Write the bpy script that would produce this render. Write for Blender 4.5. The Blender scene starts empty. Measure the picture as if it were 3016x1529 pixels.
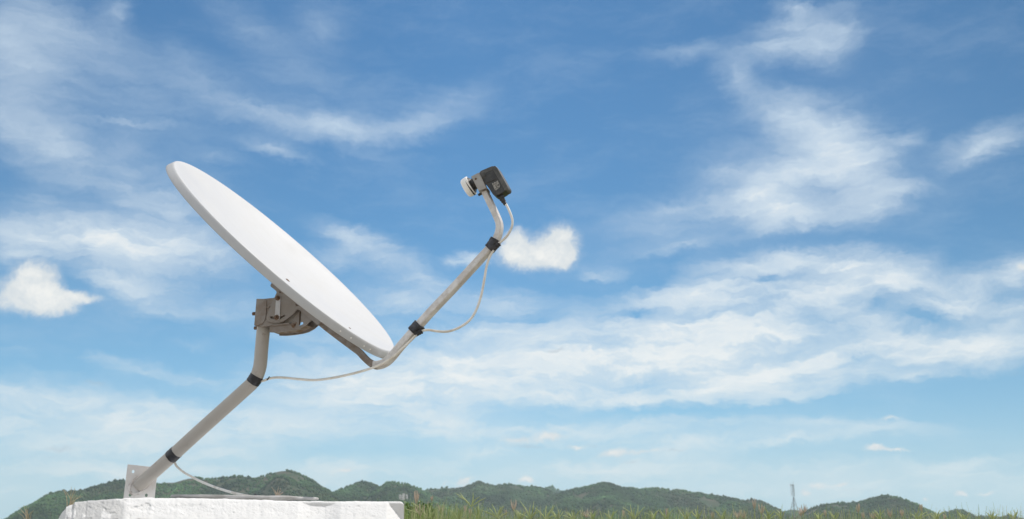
import bpy, bmesh, math, random
import numpy as np
from mathutils import Vector, Matrix
from mathutils.geometry import tessellate_polygon

random.seed(7)
rng = np.random.default_rng(7)
scene = bpy.context.scene
R = math.radians

# ------------------------------------------------------------------ camera
FPX, CX, CY, HORIZON = 3234.0, 1508.0, 764.5, 1560.0
PITCH = math.atan((HORIZON - CY) / FPX)
cam_data = bpy.data.cameras.new("camera")
cam_data.sensor_width = 36.0
cam_data.lens = 36.0 * FPX / 3016.0
cam_data.clip_start = 0.05
cam_data.clip_end = 30000.0
cam_data.dof.use_dof = True
cam_data.dof.focus_distance = 2.95
cam_data.dof.aperture_fstop = 10.0
cam = bpy.data.objects.new("camera", cam_data)
scene.collection.objects.link(cam)
cam.location = (0, 0, 0)
cam.rotation_euler = (math.pi / 2 + PITCH, 0, 0)
scene.camera = cam
EYE = 1.1            # the lens is 1.1 m above the ground; the ground is at z = -EYE

# ------------------------------------------------------------------ light
SUN_EL, SUN_AZ = R(55), R(55)      # azimuth clockwise from +Y
sd = bpy.data.lights.new("sun", 'SUN')
sd.energy = 3.4
sd.angle = R(0.5)
sd.color = (1.0, 0.955, 0.90)
sun = bpy.data.objects.new("sun", sd)
scene.collection.objects.link(sun)
sun_vec = Vector((math.sin(SUN_AZ) * math.cos(SUN_EL), math.cos(SUN_AZ) * math.cos(SUN_EL), math.sin(SUN_EL)))
sun.rotation_euler = sun_vec.to_track_quat('Z', 'Y').to_euler()
sun.location = sun_vec * 50

scene.view_settings.view_transform = 'Standard'
scene.view_settings.look = 'None'
scene.view_settings.exposure = 0.0
scene.view_settings.gamma = 1.0
scene.cycles.use_denoising = True
scene.cycles.max_bounces = 8
scene.cycles.volume_bounces = 1


def ray(px, py):
    x = (px - CX) / FPX
    y = -(py - CY) / FPX
    c, s = math.cos(PITCH), math.sin(PITCH)
    return np.array([x, c - y * s, s + y * c])


def azel(px, py):
    r = ray(px, py)
    r = r / np.linalg.norm(r)
    return math.atan2(r[0], r[1]), math.asin(r[2])


# ------------------------------------------------------------------ sky and clouds (a function of direction only)
world = bpy.data.worlds.new("World")
scene.world = world
world.use_nodes = True
wn, wl = world.node_tree.nodes, world.node_tree.links
wn.clear()


def W(kind, **kw):
    n = wn.new(kind)
    for k, v in kw.items():
        setattr(n, k, v)
    return n


def wmath(op, a, b=None, c=None, clamp=False):
    n = W('ShaderNodeMath', operation=op, use_clamp=clamp)
    for i, v in enumerate((a, b, c)):
        if v is None:
            continue
        if isinstance(v, (int, float)):
            n.inputs[i].default_value = v
        else:
            wl.new(v, n.inputs[i])
    return n.outputs[0]


def wmix(fac, a, b, blend='MIX'):
    n = W('ShaderNodeMix', data_type='RGBA', blend_type=blend)
    for sock, v in ((n.inputs[0], fac), (n.inputs[6], a), (n.inputs[7], b)):
        if isinstance(v, (int, float)):
            sock.default_value = v
        elif isinstance(v, tuple):
            sock.default_value = (*v, 1)
        else:
            wl.new(v, sock)
    return n.outputs[2]


def wramp(x, lo, hi, a=0.0, b=1.0, smooth=True):
    n = W('ShaderNodeMapRange', interpolation_type='SMOOTHSTEP' if smooth else 'LINEAR')
    wl.new(x, n.inputs[0])
    for i, v in zip((1, 2, 3, 4), (lo, hi, a, b)):
        n.inputs[i].default_value = v
    return n.outputs[0]


def wnoise(vec, scale, detail=6, rough=0.55, lac=2.0, sx=1, sy=1, rot=0, off=(0, 0, 0), color=False, distort=0.0):
    m = W('ShaderNodeMapping', vector_type='POINT')
    wl.new(vec, m.inputs[0])
    m.inputs['Location'].default_value = off
    m.inputs['Rotation'].default_value = (0, 0, rot)
    m.inputs['Scale'].default_value = (sx, sy, 1)
    n = W('ShaderNodeTexNoise', noise_dimensions='2D')
    wl.new(m.outputs[0], n.inputs['Vector'])
    n.inputs['Scale'].default_value = scale
    n.inputs['Detail'].default_value = detail
    n.inputs['Roughness'].default_value = rough
    n.inputs['Lacunarity'].default_value = lac
    n.inputs['Distortion'].default_value = distort
    return n.outputs['Color' if color else 'Fac']


sky = W('ShaderNodeTexSky', sky_type='NISHITA', sun_disc=False)
sky.sun_elevation = SUN_EL
sky.sun_rotation = SUN_AZ
sky.altitude = 0
sky.air_density = 1.0
sky.dust_density = 0.2
sky.ozone_density = 1.0
tc = W('ShaderNodeTexCoord')
sep = W('ShaderNodeSeparateXYZ')
wl.new(tc.outputs['Generated'], sep.inputs[0])
az = wmath('ARCTAN2', sep.outputs[0], sep.outputs[1])
el = wmath('ARCSINE', sep.outputs[2])
comb = W('ShaderNodeCombineXYZ')
wl.new(az, comb.inputs[0])
wl.new(el, comb.inputs[1])
P0 = comb.outputs[0]


def warp(vec, amount, scale, sy=1.0, detail=4, off=(0, 0, 0)):
    c = wnoise(vec, scale, detail=detail, rough=0.6, sy=sy, color=True, off=off)
    s = W('ShaderNodeVectorMath', operation='SUBTRACT')
    wl.new(c, s.inputs[0])
    s.inputs[1].default_value = (0.5, 0.5, 0.5)
    m = W('ShaderNodeVectorMath', operation='MULTIPLY')
    wl.new(s.outputs[0], m.inputs[0])
    m.inputs[1].default_value = (amount, amount * 0.7, 0)
    a = W('ShaderNodeVectorMath', operation='ADD')
    wl.new(vec, a.inputs[0])
    wl.new(m.outputs[0], a.inputs[1])
    return a.outputs[0]


def blobs(vec, items, grow=1.7, gain=1.0):
    """sum of soft ellipses: x, y, rx, ry in 2576-wide picture units turned into sky angles; tilt in degrees, weight"""
    acc = None
    k = 3016.0 / 2576.0
    for (x, y, rx, ry, ang, w) in items:
        a, e = azel(x * k, y * k)
        m = W('ShaderNodeMapping', vector_type='TEXTURE')
        wl.new(vec, m.inputs[0])
        m.inputs['Location'].default_value = (a, e, 0)
        m.inputs['Rotation'].default_value = (0, 0, R(ang))
        m.inputs['Scale'].default_value = (rx * k / FPX * grow, ry * k / FPX * grow, 1)
        g = W('ShaderNodeTexGradient', gradient_type='QUADRATIC_SPHERE')
        wl.new(m.outputs[0], g.inputs[0])
        acc = wmath('MULTIPLY_ADD', g.outputs['Fac'], w * gain, acc if acc is not None else 0.0)
    return acc


VEIL = [
    # top left
    (60, 160, 170, 150, -35, .34), (20, 90, 120, 90, 0, .20), (290, 25, 50, 55, 20, .30), (170, 60, 200, 60, -20, .28),
    (40, 330, 160, 55, -20, .38), (150, 370, 180, 70, -28, .26), (380, 240, 280, 90, -18, .16), (300, 470, 260, 110, -10, .16), (200, 260, 300, 160, 0, .08), (500, 190, 160, 50, -25, .14),
    (620, 285, 200, 36, -14, .30), (850, 328, 260, 46, -4, .40), (820, 318, 180, 22, -6, .16), (1060, 318, 160, 34, 12, .30), (1150, 255, 120, 50, 18, .24), (760, 240, 300, 90, -10, .10),
    (700, 385, 110, 18, -8, .30), (540, 395, 90, 18, -8, .16), (330, 312, 120, 9, 4, .22), (640, 75, 170, 50, -28, .20),
    (800, 60, 80, 90, 50, .16), (950, 395, 110, 14, -5, .14), (330, 440, 60, 120, 10, .20),
    # mid left
    (190, 600, 200, 46, 4, .95), (330, 620, 200, 76, -4, .75), (430, 540, 100, 100, -50, .45), (50, 560, 110, 40, -8, .22),
    (60, 640, 90, 40, 0, .42), (270, 705, 110, 28, -8, .50), (390, 755, 130, 48, -8, .50), (560, 640, 110, 60, -20, .42),
    (560, 760, 120, 40, -8, .26), (100, 500, 100, 30, 0, .2),
    # lower left
    (330, 925, 120, 20, -14, .38), (100, 1000, 230, 45, 0, .50), (230, 1060, 320, 50, 2, .55), (520, 960, 180, 32, -6, .32),
    (300, 1130, 320, 50, 0, .35), (600, 1140, 120, 14, 4, .40), (560, 1182, 70, 12, 4, .45), (60, 1230, 110, 20, -8, .35),
    (560, 1060, 260, 45, -6, .42), (60, 880, 140, 30, 0, .25), (480, 870, 120, 20, 0, .2),
    # middle, between dish and arm and below them
    (880, 590, 120, 34, -16, .50), (970, 640, 120, 50, -24, .45), (1070, 700, 90, 44, -28, .50), (850, 650, 100, 40, 0, .35),
    (1010, 770, 140, 50, 0, .42), (1180, 655, 46, 22, 10, .55), (1290, 760, 170, 60, -4, .40), (960, 880, 170, 36, 0, .45),
    (860, 960, 250, 50, -4, .75), (1100, 960, 230, 64, 0, 1.0), (900, 1010, 240, 40, 0, .60), (1170, 890, 170, 34, 10, .65),
    (1250, 830, 170, 40, 4, .50), (760, 930, 130, 40, 0, .40), (1060, 1060, 300, 36, 0, .42), (780, 1080, 240, 34, 0, .35),
    # top right cirrus
    (1990, 22, 60, 16, -14, .42), (1950, 115, 140, 46, 14, .44), (2050, 100, 105, 60, -18, .46), (1850, 205, 64, 42, -38, .38),
    (1730, 130, 130, 26, 4, .30), (2110, 70, 70, 60, 50, .35), (1960, 60, 100, 26, 0, .2),
    # the big loose cloud
    (1990, 300, 120, 60, -24, .45), (2090, 330, 130, 80, -20, .62), (2140, 390, 110, 80, -30, .52), (2000, 440, 170, 60, 8, .58),
    (2160, 450, 110, 70, 0, .50), (1900, 500, 130, 34, 12, .72), (1960, 530, 100, 42, -6, .78), (2060, 525, 160, 44, 8, .70),
    (2200, 520, 90, 40, 10, .42), (2290, 350, 60, 24, -8, .40), (1700, 525, 190, 34, 8, .36), (1650, 580, 260, 40, 4, .18), (2050, 400, 330, 200, 0, .14), (1940, 575, 50, 24, 0, .5),
    (2290, 480, 70, 24, 10, .30), (2500, 355, 120, 38, 16, .50), (2470, 385, 80, 18, 16, .4), (1820, 430, 110, 60, 10, .22),
    # the broad band on the right
    (1700, 620, 280, 22, 6, .25), (1900, 665, 240, 28, 2, .50), (2120, 665, 190, 42, -8, .75), (2230, 720, 170, 46, -14, .65),
    (1760, 735, 250, 42, 6, .80), (2020, 745, 250, 58, 4, .92), (1600, 830, 330, 52, 4, .90), (1900, 850, 340, 68, 2, 1.0),
    (1420, 900, 300, 56, 0, .85), (1700, 930, 380, 54, 0, .95), (2000, 920, 260, 46, 4, .72), (1880, 975, 300, 32, 2, .65),
    (1500, 1000, 340, 38, 0, .75), (2200, 855, 180, 30, 4, .50), (2330, 880, 240, 40, 0, .78), (2500, 855, 150, 46, 0, .65),
    (2440, 740, 140, 46, 14, .78), (2560, 690, 40, 40, 20, .6), (2560, 780, 120, 34, 8, .45), (1300, 960, 200, 60, 0, .5),
    (2300, 940, 240, 22, 0, .32), (2000, 1000, 240, 20, 6, .25), (1480, 690, 90, 30, 0, .35), (2180, 800, 110, 30, -10, .45),
    (700, 1230, 700, 60, 0, .35), (1900, 1230, 800, 50, 0, .32), (400, 1100, 500, 80, 0, .25), (1500, 1080, 900, 60, 0, .20), (700, 850, 500, 90, 0, .16),
    (2250, 1080, 320, 40, 2, .22), (2350, 1190, 300, 30, 0, .22),
    # low haze bands
    (1300, 1090, 300, 22, 0, .35), (1650, 1070, 260, 18, 0, .28), (2100, 1070, 150, 16, -4, .42), (1750, 1120, 300, 26, 3, .50),
    (1980, 1120, 160, 14, 8, .40), (1500, 1170, 400, 30, 0, .45), (1900, 1190, 340, 24, 0, .35), (2450, 1160, 160, 12, 8, .28),
    (900, 1180, 300, 26, 0, .40), (1250, 1135, 200, 26, 4, .30), (2100, 1225, 200, 18, 0, .28), (300, 1190, 250, 30, 0, .4),
]
HOLES = [
    (1400, 705, 162.5, 25.6, -8, 0.4), (1650, 700, 75, 38.4, 20, 0.29), (1600, 785, 75, 16, 0, 0.47), (2160, 895, 75, 25.6, 10, 0.58),
    (2290, 800, 112.5, 28.8, -6, 0.5), (2200, 770, 62.5, 25.6, 30, 0.29), (960, 870, 75, 22.4, 0, 0.29), (1290, 900, 87.5, 28.8, 0, 0.25),
    (1340, 800, 100, 25.6, -4, 0.32), (1620, 965, 62.5, 19.2, 0, 0.25), (1980, 790, 62.5, 12.8, 20, 0.25), (1020, 460, 200, 96, 0, 0.22),
    (130, 870, 200, 41.6, 0, 0.29), (300, 830, 250, 44.8, 4, 0.29), (2120, 480, 75, 32, -30, 0.18), (2400, 1010, 275, 70.4, 0, 0.43),
    (1700, 1035, 425, 19.2, 0, 0.25), (560, 900, 150, 54.4, 0, 0.32), (1940, 700, 112.5, 14.4, 8, 0.36), (1240, 940, 50, 22.4, 0, 0.25),
]
PUFFS = [
    (1408, 608, 44, 42, 10, 1.1), (1300, 615, 44, 38, 0, .95), (1345, 648, 92, 30, 0, 1.0), (1415, 655, 28, 26, 0, .7),
    (86, 702, 48, 42, 0, .95), (78, 748, 80, 38, 0, .95), (140, 762, 60, 26, 0, .7), (205, 748, 50, 11, 0, .55),
    (2200, 1128, 26, 9, 0, .80), (2255, 1131, 36, 5, 0, .55), (2240, 1050, 30, 6, 0, .42), (2416, 1241, 14, 8, -10, .85),
    (2330, 1253, 9, 6, 0, .5), (2480, 1245, 24, 6, 0, .45), (2055, 1222, 30, 8, 0, .55), (2120, 1218, 28, 6, 14, .5),
    (2025, 1240, 14, 8, 0, .5), (2575, 672, 14, 14, 0, .6), (1385, 1098, 40, 11, 0, .62), (1300, 1108, 60, 14, 0, .45),
    (1540, 1142, 40, 11, 10, .55), (1620, 1136, 60, 7, 6, .4), (1170, 1213, 32, 10, 18, .75), (1322, 1208, 22, 9, 0, .7),
    (1120, 1216, 14, 7, 25, .4), (870, 1181, 34, 9, 10, .60), (1450, 1125, 30, 7, 0, .4),
]
GREYS = [
    (1396, 882, 26, 7, 14, .95), (150, 1130, 60, 12, 0, .55), (240, 965, 56, 12, -4, .40), (180, 1163, 26, 5, 6, .4),
    (1330, 1124, 90, 8, 0, .50), (1590, 1160, 36, 8, 8, .5), (1700, 1134, 40, 5, 0, .5), (1960, 1128, 40, 6, 6, .35),
    (1490, 1122, 36, 6, 0, .35), (130, 1150, 60, 8, 0, .3), (2560, 940, 60, 20, 0, .25), (1860, 1155, 40, 5, 8, .3),
    (2150, 1232, 120, 6, 0, .35), (1480, 1168, 60, 6, 0, .3), (860, 1192, 50, 8, 0, .3),
]

Pw = warp(P0, 0.042, 9.0, sy=1.6, detail=5)
Pf = warp(Pw, 0.017, 50.0, sy=2.4, detail=3, off=(3, 1, 0))
F = blobs(Pf, VEIL)
H = blobs(Pf, HOLES)
F = wmath('SUBTRACT', F, H)
F = wmath('MAXIMUM', F, 0.0)
# the rest of the sky, beyond the picture: white cloud added as fill light
beyond = wmath('MAXIMUM', wramp(wmath('ABSOLUTE', az), 0.56, 0.9), wramp(el, 0.52, 0.75))
F = wmath('ADD', F, wmath('MULTIPLY', beyond, wramp(wnoise(Pw, 3.0, detail=4, off=(6, 2, 0)), 0.38, 0.62, 0.1, 0.9)))
n_streak = wnoise(Pf, 9.0, detail=9, rough=0.66, sx=1.0, sy=3.4, rot=R(-5), off=(2.3, 5.1, 0))
n_fine = wnoise(Pf, 26.0, detail=8, rough=0.70, sx=0.7, sy=4.2, rot=R(3), off=(7.7, 1.1, 0))
N = wmath('ADD', wmath('MULTIPLY', n_streak, 0.66), wmath('MULTIPLY', n_fine, 0.34))
N = wmath('MULTIPLY_ADD', wmath('SUBTRACT', N, 0.5), 3.0, 0.64)          # spread about its mean
N = wmath('MAXIMUM', N, 0.05)
gap = wnoise(Pf, 13.0, detail=6, rough=0.6, sx=0.75, sy=3.2, rot=R(-4), off=(11, 3, 0))
gapm = wramp(gap, 0.36, 0.62, 0.52, 1.22)
high = wramp(el, R(11), R(18), 0.0, 0.72)
gapm = wmath('ADD', wmath('MULTIPLY', gapm, wmath('SUBTRACT', 1.0, high)), wmath('MULTIPLY', high, 0.88))
F = wmath('MULTIPLY', F, gapm)
body = wmath('MULTIPLY', F, N)
base = wmath('MULTIPLY', wmath('POWER', wmath('MINIMUM', F, 1.0), 1.4), 0.55)
v = wmath('ADD', wmath('MULTIPLY', body, 0.80), base)
veil_a = wmath('SUBTRACT', 1.0, wmath('EXPONENT', wmath('MULTIPLY', v, -1.9)))
# thin all-over cirrus
thin = wmath('MULTIPLY', wramp(wnoise(Pw, 7.0, detail=9, rough=0.66, sy=3.2, rot=R(12), off=(9, 4, 0)), 0.42, 0.80), 0.10)
veil_a = wmath('ADD', veil_a, wmath('MULTIPLY', thin, wmath('SUBTRACT', 1.0, veil_a)))

Pc = warp(warp(P0, 0.011, 46.0, detail=4, off=(1, 8, 0)), 0.006, 150.0, detail=3, off=(5, 5, 0))
C = blobs(Pc, PUFFS, grow=1.9)
puff_n = wnoise(Pc, 48.0, detail=8, rough=0.66, off=(4, 4, 0))
C2 = wmath('ADD', C, wmath('MULTIPLY', wmath('SUBTRACT', puff_n, 0.5), wmath('MULTIPLY', wmath('MINIMUM', wmath('MULTIPLY', C, 4.0), 1.0), 0.62)))
puff_a = wramp(C2, 0.03, 0.50)
puff_a = wmath('MULTIPLY', puff_a, 0.97)
G = wramp(wmath('MULTIPLY', blobs(Pc, GREYS, grow=1.8), wmath('ADD', 0.55, puff_n)), 0.12, 0.7)

# clear sky: the physical model, with its green and blue brought to the photograph's white balance
clear = wmix(1.0, sky.outputs[0], (0.048, 0.085, 0.105), 'MULTIPLY')
clear = wmix(1.0, clear, wramp(az, -0.05, 0.50, 1.0, 0.66, smooth=False), 'MULTIPLY')
lowness = wramp(el, R(-2), R(20), 1.0, 0.0)
clear = wmix(wmath('MULTIPLY', wmath('POWER', lowness, 1.6), 0.50), clear, (0.40, 0.68, 1.0))
clear = wmix(wramp(el, R(0), R(7), 0.5, 0.0), clear, (0.58, 0.72, 0.78))
veil_c = wmix(wramp(el, R(2), R(26)), (0.81, 0.86, 0.87), (0.70, 0.82, 0.92))
veil_c = wmix(wramp(v, 0.5, 1.5), veil_c, (0.90, 0.92, 0.91))
veil_c = wmix(beyond, veil_c, (1.30, 1.26, 1.20))  # unseen cloud set brighter than the visible veil, for fill
c1 = wmix(veil_a, clear, veil_c)
c1 = wmix(wmath('MULTIPLY', G, 0.42), c1, (0.42, 0.50, 0.58))
puff_shade = wramp(wnoise(Pc, 30.0, detail=6, rough=0.6, off=(0, 2, 0)), 0.35, 0.65)
puff_c = wmix(wmath('MULTIPLY', puff_shade, wramp(C2, 0.25, 0.9, 0.35, 1.0)), (0.70, 0.75, 0.78), (0.92, 0.92, 0.89))
c2 = wmix(puff_a, c1, puff_c)
bg = W('ShaderNodeBackground')
wl.new(c2, bg.inputs[0])
bg.inputs[1].default_value = 1.0
wo = W('ShaderNodeOutputWorld')
wl.new(bg.outputs[0], wo.inputs[0])
world.cycles.sampling_method = 'MANUAL'
world.cycles.sample_map_resolution = 256


# ------------------------------------------------------------------ helpers
class Mat:
    """small node-material builder"""
    def __init__(self, name, rough=0.5, metal=0.0, spec=0.5):
        self.m = bpy.data.materials.new(name)
        self.m.use_nodes = True
        self.n = self.m.node_tree.nodes
        self.l = self.m.node_tree.links
        self.b = self.n['Principled BSDF']
        self.b.inputs['Roughness'].default_value = rough
        self.b.inputs['Metallic'].default_value = metal
        self.b.inputs['Specular IOR Level'].default_value = spec
        self.tc = self.n.new('ShaderNodeTexCoord').outputs['Object']

    def noise(self, scale, detail=5, rough=0.6, stretch=(1, 1, 1), vec=None, off=(0, 0, 0)):
        mp = self.n.new('ShaderNodeMapping')
        self.l.new(vec if vec is not None else self.tc, mp.inputs[0])
        mp.inputs['Scale'].default_value = stretch
        mp.inputs['Location'].default_value = off
        t = self.n.new('ShaderNodeTexNoise')
        self.l.new(mp.outputs[0], t.inputs['Vector'])
        t.inputs['Scale'].default_value = scale
        t.inputs['Detail'].default_value = detail
        t.inputs['Roughness'].default_value = rough
        return t.outputs['Fac']

    def ramp(self, x, lo, hi, a=0.0, b=1.0):
        r = self.n.new('ShaderNodeMapRange')
        r.interpolation_type = 'SMOOTHSTEP'
        self.l.new(x, r.inputs[0])
        for i, v in zip((1, 2, 3, 4), (lo, hi, a, b)):
            r.inputs[i].default_value = v
        return r.outputs[0]

    def mix(self, fac, a, b, blend='MIX'):
        x = self.n.new('ShaderNodeMix')
        x.data_type = 'RGBA'
        x.blend_type = blend
        for s, v in ((x.inputs[0], fac), (x.inputs[6], a), (x.inputs[7], b)):
            if isinstance(v, (int, float)):
                s.default_value = v
            elif isinstance(v, tuple):
                s.default_value = (*v, 1)
            else:
                self.l.new(v, s)
        return x.outputs[2]

    def math(self, op, a, b=0.0, clamp=False):
        x = self.n.new('ShaderNodeMath')
        x.operation = op
        x.use_clamp = clamp
        for i, v in enumerate((a, b)):
            if isinstance(v, (int, float)):
                x.inputs[i].default_value = v
            else:
                self.l.new(v, x.inputs[i])
        return x.outputs[0]

    def attr(self, name, out='Color'):
        a = self.n.new('ShaderNodeAttribute')
        a.attribute_name = name
        return a.outputs[out]

    def color(self, c):
        if isinstance(c, tuple):
            self.b.inputs['Base Color'].default_value = (*c, 1)
        else:
            self.l.new(c, self.b.inputs['Base Color'])

    def bump(self, h, strength=0.3, dist=0.001):
        x = self.n.new('ShaderNodeBump')
        x.inputs['Strength'].default_value = strength
        x.inputs['Distance'].default_value = dist
        self.l.new(h, x.inputs['Height'])
        self.l.new(x.outputs[0], self.b.inputs['Normal'])

    def rough(self, x):
        self.l.new(x, self.b.inputs['Roughness'])


def mesh_obj(name, verts, faces, mat=None, parent=None, smooth=False, bevel=0.0, loc=None):
    me = bpy.data.meshes.new(name)
    vs = np.asarray(verts, dtype=float)
    base = np.array(parent.location if parent and parent.parent is None else (0, 0, 0), dtype=float)
    root = parent
    while root is not None and root.parent is not None:
        root = root.parent
    origin = np.array(root.location, dtype=float) if root is not None else np.array(loc if loc is not None else (0, 0, 0), dtype=float)
    me.from_pydata((vs - origin).tolist(), [], [list(map(int, f)) for f in faces])
    me.update()
    bm = bmesh.new()
    bm.from_mesh(me)
    bmesh.ops.recalc_face_normals(bm, faces=bm.faces)
    bm.to_mesh(me)
    bm.free()
    if smooth:
        me.polygons.foreach_set('use_smooth', [True] * len(me.polygons))
    if mat:
        me.materials.append(mat.m)
    o = bpy.data.objects.new(name, me)
    scene.collection.objects.link(o)
    if parent is not None:
        o.parent = parent
    else:
        o.location = origin
    if bevel > 0:
        b = o.modifiers.new('bevel', 'BEVEL')
        b.width = bevel
        b.segments = 2
        b.limit_method = 'ANGLE'
        b.angle_limit = R(40)
    return o


def fast_mesh(name, verts, faces, mat, smooth=True, colors=None, loc=(0, 0, 0)):
    """numpy mesh: all faces with the same number of corners"""
    verts = np.asarray(verts, dtype=np.float32) - np.asarray(loc, dtype=np.float32)
    faces = np.asarray(faces, dtype=np.int32)
    k = faces.shape[1]
    me = bpy.data.meshes.new(name)
    me.vertices.add(len(verts))
    me.vertices.foreach_set('co', verts.ravel())
    me.loops.add(faces.size)
    me.loops.foreach_set('vertex_index', faces.ravel())
    me.polygons.add(len(faces))
    me.polygons.foreach_set('loop_start', np.arange(0, faces.size, k, dtype=np.int32))
    me.polygons.foreach_set('loop_total', np.full(len(faces), k, dtype=np.int32))
    me.polygons.foreach_set('use_smooth', np.full(len(faces), smooth))
    me.update(calc_edges=True)
    if colors is not None:
        ca = me.color_attributes.new('tint', 'FLOAT_COLOR', 'POINT')
        c4 = np.concatenate([np.asarray(colors, dtype=np.float32), np.ones((len(verts), 1), np.float32)], 1)
        ca.data.foreach_set('color', c4.ravel())
    me.materials.append(mat.m)
    me.validate()
    o = bpy.data.objects.new(name, me)
    o.location = loc
    scene.collection.objects.link(o)
    return o


def thing(name, loc, label, cat, group=None):
    o = bpy.data.objects.new(name, None)
    o.empty_display_size = 0.05
    scene.collection.objects.link(o)
    o.location = loc
    tag(o, label, cat, group)
    return o


def tag(o, label=None, cat=None, group=None, kind=None):
    if label: o['label'] = label
    if cat: o['category'] = cat
    if group: o['group'] = group
    if kind: o['kind'] = kind
    return o


def catmull(pts, n=8):
    P = np.asarray(pts, float)
    P = np.vstack([2 * P[0] - P[1], P, 2 * P[-1] - P[-2]])
    out = []
    for i in range(1, len(P) - 2):
        p0, p1, p2, p3 = P[i - 1:i + 3]
        for t in np.linspace(0, 1, n, endpoint=False):
            out.append(0.5 * ((2 * p1) + (-p0 + p2) * t + (2 * p0 - 5 * p1 + 4 * p2 - p3) * t * t + (-p0 + 3 * p1 - 3 * p2 + p3) * t ** 3))
    out.append(P[-2])
    return np.array(out)


def sweep(path, section, ref, scale=None, twist=0.0, caps=True):
    """section: (m,2) points; first axis lies in the plane of the path, second along ref"""
    path = np.asarray(path, float)
    T = np.gradient(path, axis=0)
    T /= np.linalg.norm(T, axis=1)[:, None]
    V, Fc = [], []
    m = len(section)
    ct, st = math.cos(twist), math.sin(twist)
    for i, (p, t) in enumerate(zip(path, T)):
        b = ref - (ref @ t) * t
        b /= np.linalg.norm(b)
        u = np.cross(b, t)
        s = 1.0 if scale is None else scale[i]
        for (a, c) in section:
            V.append(p + s * (u * (a * ct - c * st) + b * (a * st + c * ct)))
    for i in range(len(path) - 1):
        for j in range(m):
            k = (j + 1) % m
            Fc.append((i * m + j, i * m + k, (i + 1) * m + k, (i + 1) * m + j))
    if caps:
        Fc.append(tuple(range(m))[::-1])
        Fc.append(tuple((len(path) - 1) * m + j for j in range(m)))
    return V, Fc


def circle(r, n=20):
    return [(r * math.cos(2 * math.pi * i / n), r * math.sin(2 * math.pi * i / n)) for i in range(n)]


def rect(w, h, b=0.0015):
    x, y = w / 2, h / 2
    return [(x - b, -y), (x, -y + b), (x, y - b), (x - b, y), (-x + b, y), (-x, y - b), (-x, -y + b), (-x + b, -y)]


def prism(loops, off_vec):
    """loops[0] outer polygon, the others holes (3-D points of one plane), extruded by off_vec"""
    flat = [p for l in loops for p in l]
    tris = tessellate_polygon([[Vector(p) for p in l] for l in loops])
    n = len(flat)
    V = [np.array(p) for p in flat] + [np.array(p) + off_vec for p in flat]
    Fc = [tuple(t) for t in tris] + [tuple(i + n for i in reversed(t)) for t in tris]
    k = 0
    for l in loops:
        for i in range(len(l)):
            a, b = k + i, k + (i + 1) % len(l)
            Fc.append((a, b, b + n, a + n))
        k += len(l)
    return V, Fc


def join(parts):
    V, Fc = [], []
    for v, f in parts:
        k = len(V)
        V += list(v)
        Fc += [tuple(i + k for i in x) for x in f]
    return V, Fc


def cyl(p, q, r, r2=None, n=16, ref=None):
    p, q = np.asarray(p, float), np.asarray(q, float)
    t = (q - p) / np.linalg.norm(q - p)
    ref = np.array([0.3, 0.5, 0.8]) if ref is None else ref
    return sweep([p, q], circle(1.0, n), ref, scale=[r, r if r2 is None else r2])


def lathe(p, axis, prof, n=32):
    """prof: (distance along axis, radius)"""
    axis = np.asarray(axis, float) / np.linalg.norm(axis)
    a = np.cross(axis, [0.1, 0.2, 0.97]); a /= np.linalg.norm(a)
    b = np.cross(axis, a)
    V, Fc = [], []
    for d, r in prof:
        for i in range(n):
            w = 2 * math.pi * i / n
            V.append(np.asarray(p) + axis * d + (a * math.cos(w) + b * math.sin(w)) * max(r, 1e-5))
    for k in range(len(prof) - 1):
        for i in range(n):
            j = (i + 1) % n
            Fc.append((k * n + i, k * n + j, (k + 1) * n + j, (k + 1) * n + i))
    return V, Fc


def lattice(ix, iy, seed):
    h = (ix.astype(np.int64) * 374761393 + iy.astype(np.int64) * 668265263 + seed * 1442695041) & 0xffffffff
    h = ((h ^ (h >> 13)) * 1274126177) & 0xffffffff
    return ((h ^ (h >> 16)) & 0xffff) / 65535.0


def vnoise(x, y, seed=0):
    ix, iy = np.floor(x), np.floor(y)
    fx, fy = x - ix, y - iy
    fx, fy = fx * fx * (3 - 2 * fx), fy * fy * (3 - 2 * fy)
    a, b = lattice(ix, iy, seed), lattice(ix + 1, iy, seed)
    c, d = lattice(ix, iy + 1, seed), lattice(ix + 1, iy + 1, seed)
    return (a * (1 - fx) + b * fx) * (1 - fy) + (c * (1 - fx) + d * fx) * fy


def fbm(x, y, oct=5, seed=0, gain=0.5):
    s, a, t = 0.0, 1.0, 0.0
    for i in range(oct):
        s = s + a * vnoise(x * 2 ** i + 13.7 * i, y * 2 ** i - 7.1 * i, seed + i)
        t += a
        a *= gain
    return s / t


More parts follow.
